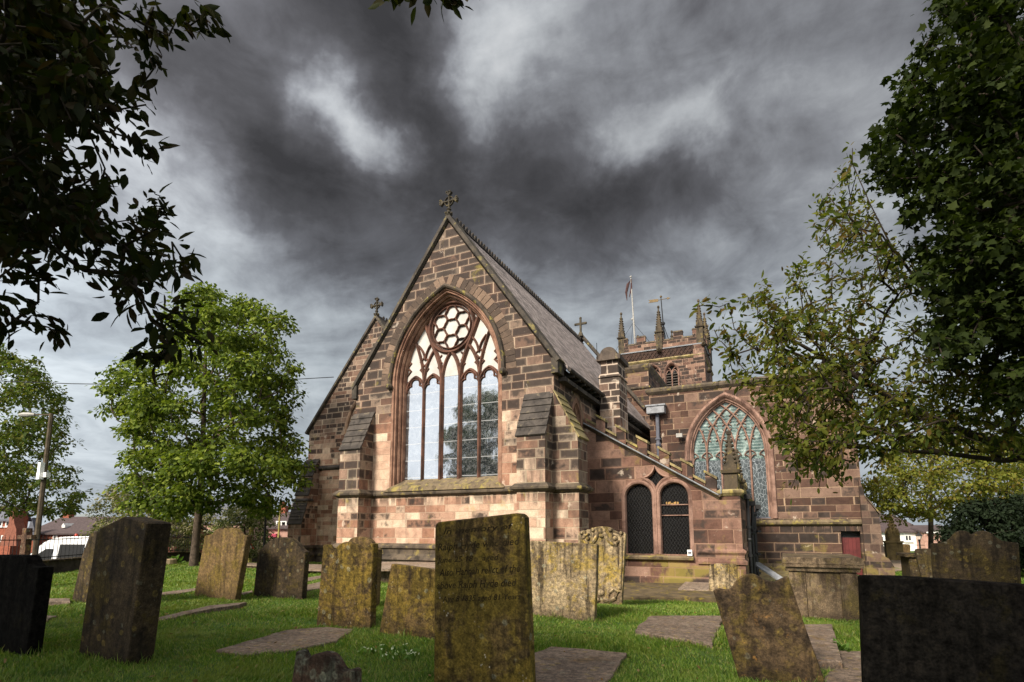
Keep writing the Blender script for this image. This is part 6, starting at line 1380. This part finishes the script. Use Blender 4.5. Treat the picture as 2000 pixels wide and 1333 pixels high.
off2 = nrm(rng.normal(size=(260, 3))) * rng.uniform(.2, 1, (260, 1)) ** .5 * np.array([3.0, 3.0, 2.6]) + np.array([5.2, 3.6, 6.0]); off2 = off2[~infront(off2)]
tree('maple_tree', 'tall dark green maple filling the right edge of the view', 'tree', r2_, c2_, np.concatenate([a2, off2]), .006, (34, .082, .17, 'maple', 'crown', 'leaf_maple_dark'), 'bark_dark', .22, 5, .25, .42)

# bronze-leaved cherry reaching in from the right in front of the chapel
A3 = [(1660, 300), (1690, 380), (1720, 440), (1800, 545), (1880, 600), (1990, 640), (2060, 700), (2060, 900), (1900, 880), (1760, 890), (1700, 930), (1640, 920), (1560, 935), (1530, 880), (1488, 800), (1470, 770), (1420, 740), (1412, 690), (1395, 660), (1430, 600), (1440, 570), (1530, 560), (1590, 470), (1600, 400), (1640, 350)]
a3 = np.concatenate([px_cloud(A3, 560, 5.4, 8.), px_cloud([(1500, 600), (1620, 600), (1800, 700), (1980, 760), (1980, 880), (1760, 880), (1640, 900), (1540, 900), (1490, 780)], 420, 5.4, 8.)])
a3 = np.concatenate([a3, px_cloud([(1485, 760), (1560, 700), (1680, 740), (1800, 800), (1900, 860), (1760, 900), (1640, 925), (1545, 930), (1505, 850)], 110, 5.4, 7.6)])
sp3 = [(1365, 598, 6.), (1385, 596, 6.), (1405, 600, 6.), (1424, 592, 6.), (1402, 660, 6.), (1395, 645, 6.), (1490, 545, 6.2), (1500, 560, 6.2), (1665, 290, 6.4), (1655, 330, 6.4), (1620, 385, 6.4), (1600, 395, 6.4), (1640, 340, 6.4), (1590, 440, 6.4), (1600, 470, 6.3), (1415, 735, 6.), (1432, 728, 6.), (1425, 705, 6.), (1650, 945, 6.5), (1600, 950, 6.3), (1545, 955, 6.2)]
a3 = np.concatenate([a3, np.array([aD(*q) for q in sp3])])
r3 = aD(2230, 1200, 6.6); r3[2] = float(gz(r3[0], r3[1])); up_ = lambda x, y, d_: aD(x, y, d_)
t3 = thing('cherry_tree', 'bronze-green cherry tree reaching in from the right before the chapel window', 'tree', r3)
nd = [r3, up_(2225, 1080, 6.6), up_(2190, 980, 6.6), up_(2130, 925, 6.6), up_(2040, 890, 6.6), up_(1950, 868, 6.6), up_(1850, 830, 6.5), up_(1760, 790, 6.5), up_(1690, 745, 6.4), up_(1610, 700, 6.4), up_(1540, 660, 6.3), up_(1480, 620, 6.2),
      up_(2090, 760, 6.8), up_(1990, 690, 6.8), up_(1890, 625, 6.7), up_(1810, 575, 6.6), up_(1740, 480, 6.5), up_(1700, 400, 6.4), up_(1665, 320, 6.4), up_(1960, 900, 6.9), up_(1840, 885, 7.), up_(1740, 880, 7.), up_(1640, 870, 7.)]
pa = [0, 0, 1, 2, 3, 4, 5, 6, 7, 8, 9, 10, 3, 12, 13, 14, 15, 16, 17, 4, 19, 20, 21]
p3, q3 = grow(a3, nd, pa, .25); r_3 = radii(p3, q3, .0048, .44, .13); branches(p3, q3, r_3, 'trunk', 'bark_dark', t3, 5)
spray(p3, q3, len(nd), 11, .092, .11, 'cherry', 'crown', 'leaf_cherry_bronze', parent=t3)

# bright lime left of the church
SEG, SAG = 1.2, .5
P4 = [(372, 560), (400, 556), (440, 562), (452, 582), (500, 578), (512, 600), (556, 610), (560, 632), (528, 650), (545, 690), (585, 700), (586, 740), (562, 760), (570, 800), (548, 830), (582, 850), (592, 900), (585, 945), (545, 960), (552, 990), (500, 1000), (470, 985), (440, 1010), (380, 990), (330, 1008), (300, 990), (262, 985), (285, 955), (235, 950), (262, 915), (240, 890), (290, 870), (245, 850), (262, 815), (215, 800), (240, 780), (200, 762), (225, 735), (205, 712), (260, 700), (300, 700), (290, 655), (345, 650), (330, 610), (362, 600)]
rt = aG(378, 1106); dt = float((rt - CC) @ cF0)
ch4 = [aD(x, y, dt) for x, y in ((381, 1070), (385, 1030), (390, 985), (393, 940), (396, 880), (398, 810), (400, 740), (402, 670))]
clump_tree('lime_tree', 'bright green lime tree in full leaf left of the church', 'tree', rt, ch4, P4, dt, 3.6, 400, 105, .72, .21, 'leaf_lime', tip=.018, rmax=.32, flatc=.5)
P5 = [(-160, 640), (-40, 668), (30, 682), (62, 690), (80, 720), (105, 760), (125, 780), (110, 800), (135, 830), (140, 860), (120, 890), (150, 915), (140, 935), (168, 965), (172, 990), (130, 1000), (100, 1010), (60, 985), (20, 1000), (-40, 980), (-160, 990)]
r5 = aD(-70, 1080, 33.); r5[2] = -1.4; clump_tree('lime_tree', 'olive-green tree behind the street lamp at the far left', 'tree', r5, [aD(-70, y, 33.) for y in (1040, 980, 900, 820, 740)], P5, 33., 4., 420, 60, .7, .24, 'leaf_far', rmax=.32)
P6 = [(182, 990), (205, 960), (235, 945), (262, 928), (300, 935), (345, 950), (395, 985), (418, 1010), (425, 1045), (410, 1068), (360, 1075), (300, 1072), (240, 1070), (200, 1060), (172, 1048), (190, 1020)]
r6 = aD(300, 1090, 31.); r6[2] = -1.4; clump_tree('hawthorn', 'dusty-flowered hawthorn behind the railings, under the bright lime', 'tree', r6, [aD(300, y, 31.) for y in (1060, 1030, 1000)], P6, 31., 2.6, 230, 60, .5, .16, 'leaf_hawthorn', tip=.01)
P7 = [(418, 1020), (430, 1000), (455, 988), (490, 985), (520, 990), (538, 1005), (530, 1030), (540, 1060), (530, 1082), (470, 1085), (430, 1070), (420, 1050)]
r7 = aD(478, 1085, 29.); r7[2] = -1.2; clump_tree('blossom_shrub', 'white-flowering shrub around the olive post and black lantern', 'shrub', r7, [aD(478, y, 29.) for y in (1060, 1030)], P7, 29., 1.5, 130, 60, .4, .13, 'leaf_blossom', tip=.01)
P8 = [(1688, 960), (1700, 925), (1725, 890), (1760, 870), (1800, 855), (1860, 850), (1960, 850), (2060, 860), (2060, 1000), (1960, 1010), (1880, 1000), (1830, 1008), (1790, 1012), (1740, 1015), (1702, 1000)]
r8 = aD(1818, 1090, 30.); r8[2] = float(gz(r8[0], r8[1])); clump_tree('lime_tree', 'golden-green spreading tree beyond the chapel, over the white cottage', 'tree', r8, [aD(1818, y, 30.) for y in (1060, 1035, 1010, 980, 930, 890)], P8, 30., 4., 330, 60, .7, .20, 'leaf_gold', bark='bark_dark', rmax=.33)
P9 = [(1838, 1060), (1860, 1010), (1890, 985), (1940, 975), (2060, 970), (2120, 1100), (2060, 1100), (1900, 1100)]
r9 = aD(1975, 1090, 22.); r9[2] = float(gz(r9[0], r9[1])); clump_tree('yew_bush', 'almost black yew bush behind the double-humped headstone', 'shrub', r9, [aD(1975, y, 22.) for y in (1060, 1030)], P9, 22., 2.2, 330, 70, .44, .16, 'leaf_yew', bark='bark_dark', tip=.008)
# two trees mirrored in the east window; three unseen ones added to shade the foreground
SEG = 1.5
def back_tree(label, root, ctr, rad, n, per, leaf, name='lime_tree', mt='leaf_far'):
    r = np.array([root[0], root[1], float(gz(root[0], root[1])) if side_of_wall(np.array([root[0]]), np.array([root[1]]))[0] < 0 else -1.4]); a = nrm(rng.normal(size=(n, 3))) * rng.uniform(.2, 1, (n, 1)) ** .45 * np.array(rad) + np.array(ctr)
    a = a[~infront(a)]; t = thing(name, label, 'tree', r); top = ctr[2] + rad[2] * .5; nd = [r + np.array([0, 0, (top - r[2]) * k / 6]) for k in range(7)]; p, q = grow(a, nd, [0, 0, 1, 2, 3, 4, 5], .3)
    branches(p, q, radii(p, q, .02, .45, .35), 'trunk', 'bark', t, 6); spray(p, q, len(nd), per, leaf, .5, 'oval', 'crown', mt, parent=t)
back_tree('large tree standing left of the photographer, mirrored in the east window', (-25.5, -16.), (-25.2, -16., 8.6), (5.6, 5.6, 7.4), 420, 30, .5)
back_tree('rounded tree farther off behind the left wall, low in the window reflection', (-40., -14.), (-40., -14., 4.2), (7., 7., 4.2), 260, 26, .6)
back_tree('broad unseen tree added behind the photographer on the right for shade', (3.0, -5.6), (2.6, -5.2, 6.2), (4.6, 4.2, 3.6), 420, 26, .34, 'maple_tree', 'leaf_maple_dark')
back_tree('slender unseen tree added just behind the photographer for shade', (-6.2, -5.6), (-6.0, -5.4, 6.0), (3.2, 3.0, 3.2), 300, 26, .34, 'cherry_tree', 'leaf_cherry_dark')
back_tree('broad unseen tree added behind the photographer on the left for shade', (-11.8, -5.4), (-11.4, -5.2, 6.2), (4.4, 3.4, 3.8), 420, 26, .34, 'cherry_tree', 'leaf_cherry_dark')

# ------------------------------------------------------------------ grass and small plants
def grass():
    Dm = np.array([3.0, 6, 9, 13, 18, 27.]); out = []
    for d0_, d1_, dens in zip(Dm[:-1], Dm[1:], (5200, 3600, 1700, 900, 420)):
        n = int(dens * .95 * (d1_ ** 2 - d0_ ** 2)); dd_ = np.sqrt(rng.uniform(d0_ ** 2, d1_ ** 2, n)); l_ = rng.uniform(-.97, .97, n)
        out.append(CC[:2] + dd_[:, None] * (cF0[:2] + l_[:, None] * cR[:2]))
    P = np.concatenate(out); x, y = P[:, 0], P[:, 1]
    ok = (side_of_wall(x, y) < -.25) & ~((y > 15.7) & (x > -14.4) & (x < -5.3)) & ~((y > 15.2) & (x > -7.4) & (x < -6.1)) & ~((y > 18.6) & (x < -.9) & (x > -6.3)) & ~((y > 26.6) & (x < 4.2)) & ~((y > 20.8) & (x > -23) & (x < -13.5))
    nz = np.sin(x * 3.1 + 1.3) * np.sin(y * 2.7 + .4) + .6 * np.sin(x * 7.3 + y * 5.1) + .5 * np.sin(x * 1.1 - y * 1.7)
    ok &= rng.uniform(0, 1, len(x)) < np.clip(.80 + .22 * nz, .25, 1)
    for poly in SLABS:
        q = np.array(poly); c = q.mean(0); near = (np.abs(x - c[0]) < 3) & (np.abs(y - c[1]) < 3); m = np.zeros(len(x), bool); edge = [tuple(c + (v - c) * .95) for v in q]
        m[near] = inpoly(edge, x[near], y[near]); ok &= ~m
    P = P[ok]; x, y = P[:, 0], P[:, 1]; n = len(P); dd_ = (P - CC[:2]) @ cF0[:2]; z = gz(x, y)
    h = rng.uniform(.026, .066, n) * (1 + .35 * np.clip(np.sin(x * 2.1 + 2 * np.sin(y * 1.3)), -.6, 1)) * np.where(rng.uniform(0, 1, n) > .985, 1.7, 1.); w_ = .0042 * np.maximum(1, dd_ / 5.5) * rng.uniform(.7, 1.3, n)
    an = rng.uniform(0, 2 * math.pi, n); lean = rng.normal(size=(n, 2)) * .45 + np.stack([np.sin(x * 1.7 + y), np.cos(y * 1.9 - x)], 1) * .25; u = np.stack([np.cos(an), np.sin(an)], 1)
    b0 = np.stack([x, y, z - .006], 1); U_ = np.concatenate([u, np.zeros((n, 1))], 1) * w_[:, None]; L_ = np.concatenate([lean * h[:, None], h[:, None]], 1)
    mid = b0 + L_ * np.array([.35, .35, .55]); V = np.stack([b0 - U_, b0 + U_, mid + U_ * .7, mid - U_ * .7, b0 + L_], 1)
    k = np.arange(n)[:, None] * 5; T_ = np.concatenate([k + [0, 1, 2], k + [0, 2, 3], k + [3, 2, 4]]).astype(np.int32)
    tag(fastmesh('grass', V.reshape(-1, 3), T_, 'grass_blades'), 'short green churchyard grass', 'grass', kind='stuff')
grass()
def tufts():
    P = []; Hh = []
    for (xa, xb, Y, th) in STONES:
        if Y > 22: continue
        n = int((xb - xa) * 150); P.append(np.stack([rng.uniform(xa - .04, xb + .04, n), Y - np.abs(rng.normal(size=n)) * .035 - .004], 1)); n2 = int(th * 160); P.append(np.stack([xb + np.abs(rng.normal(size=n2)) * .03, rng.uniform(Y, Y + th, n2)], 1)); P.append(np.stack([xa - np.abs(rng.normal(size=n2)) * .03, rng.uniform(Y, Y + th, n2)], 1))
    P = np.concatenate(P); n = len(P); x, y = P.T; z = gz(x, y); h = rng.uniform(.03, .10, n) * (1 + .9 * (rng.uniform(0, 1, n) > .9)) * np.clip(.7 + .6 * np.sin(x * 9 + y * 3), .4, 1.3); an = rng.uniform(0, 6.28, n); u = np.stack([np.cos(an), np.sin(an), np.zeros(n)], 1) * .0045
    b0 = np.stack([x, y, z - .006], 1); L_ = np.concatenate([rng.normal(size=(n, 2)) * .35 * h[:, None], h[:, None]], 1); mid = b0 + L_ * np.array([.35, .35, .55]); V = np.stack([b0 - u, b0 + u, mid + u * .7, mid - u * .7, b0 + L_], 1)
    k = np.arange(n)[:, None] * 5; tag(fastmesh('grass', V.reshape(-1, 3), np.concatenate([k + [0, 1, 2], k + [0, 2, 3], k + [3, 2, 4]]).astype(np.int32), 'grass_blades'), 'longer unmown grass round the feet of the headstones', 'grass', kind='stuff')
tufts()
def litter():
    n = 1500; dd_ = np.sqrt(rng.uniform(9, 400, n)); l_ = rng.uniform(-.95, .95, n); P = CC[:2] + dd_[:, None] * (cF0[:2] + l_[:, None] * cR[:2]); ok = (P[:, 1] < 15) & (side_of_wall(P[:, 0], P[:, 1]) < -.4); P = P[ok]; n = len(P)
    P = np.concatenate([P, gz(P[:, 0], P[:, 1])[:, None] + rng.uniform(.03, .06, (n, 1))], 1); leaves(P, nrm(rng.normal(size=(n, 3)) * np.array([1, 1, .3])), nrm(rng.normal(size=(n, 3)) * .5 + np.array([0, 0, 1.])), rng.uniform(.03, .075, n), 'cherry', 'leaf_litter', 'leaf_dead', None)
    tag(bpy.data.objects['leaf_litter'], 'scattered dead leaves lying in the grass', 'leaves', kind='stuff')
litter()
def weed(name, label, px_, py_, n, sz, mt, cat, grp=None, tall=.6):
    p = aG(px_, py_); D = nrm(rng.normal(size=(n, 3)) * np.array([1, 1, .3]) + np.array([0, 0, tall])); P = p + np.array([0, 0, .03]) + rng.normal(size=(n, 3)) * np.array([.05, .05, .015]) * (sz / .15); N_ = nrm(np.cross(D, np.cross(D, np.array([0, 0, 1.]))) * -1 + rng.normal(size=(n, 3)) * .2)
    t = thing(name, label, cat, p, grp); leaves(P, D, N_, sz * rng.uniform(.6, 1.2, n), 'cherry', 'leaf_tuft', mt, t)
weed('weed', 'leafy green weed growing by the flat slab under the vestry wall', 1324, 1164, 18, .26, 'leaf_weed', 'plant'); weed('weed', 'small dark leafy weed at the front of the low slab by the vestry', 1350, 1168, 12, .18, 'leaf_weed', 'plant'); weed('weed', 'low weed on the mossy edging beside the carved headstone', 1240, 1166, 14, .14, 'leaf_weed', 'plant')
weed('weed', 'tuft of long leaves beside the tree stump', 340, 1102, 16, .45, 'leaf_weed', 'plant', tall=1.2); weed('weed', 'grassy tuft growing over the raised ledger slab', 1640, 1275, 26, .16, 'leaf_weed', 'plant', tall=.9)
def flowers():
    p = aG(745, 1284); t = thing('flower_clump', 'scatter of small white spring flowers in the grass left of the big inscribed headstone', 'flowers', p); P = []
    for (x, y, k) in ((665, 1267, 2), (706, 1280, 3), (721, 1279, 3), (730, 1276, 3), (745, 1273, 4), (768, 1275, 5), (775, 1281, 5), (790, 1274, 3), (757, 1289, 4), (768, 1291, 3), (797, 1291, 6), (808, 1290, 3), (803, 1282, 3), (824, 1285, 2), (750, 1300, 1), (745, 1282, 2)):
        for _ in range(k): P.append(aG(x + rng.normal() * 3, y + rng.normal() * 2))
    P = np.array(P); n = len(P); P[:, 2] += rng.uniform(.05, .09, n); leaves(P, nrm(rng.normal(size=(n, 3)) + np.array([0, -.3, -.3])), nrm(rng.normal(size=(n, 3)) * .6 + np.array([.2, -.8, .4])), .045 * rng.uniform(.6, 1.2, n), 'cherry', 'petals', 'petal_white', t)
    D = nrm(rng.normal(size=(n * 2, 3)) * .4 + np.array([0, 0, 1.])); leaves(np.repeat(P, 2, 0) - D * .09, D, nrm(rng.normal(size=(n * 2, 3))), np.full(n * 2, .10), 'cherry', 'leaf_tuft', 'leaf_weed', t)
flowers()
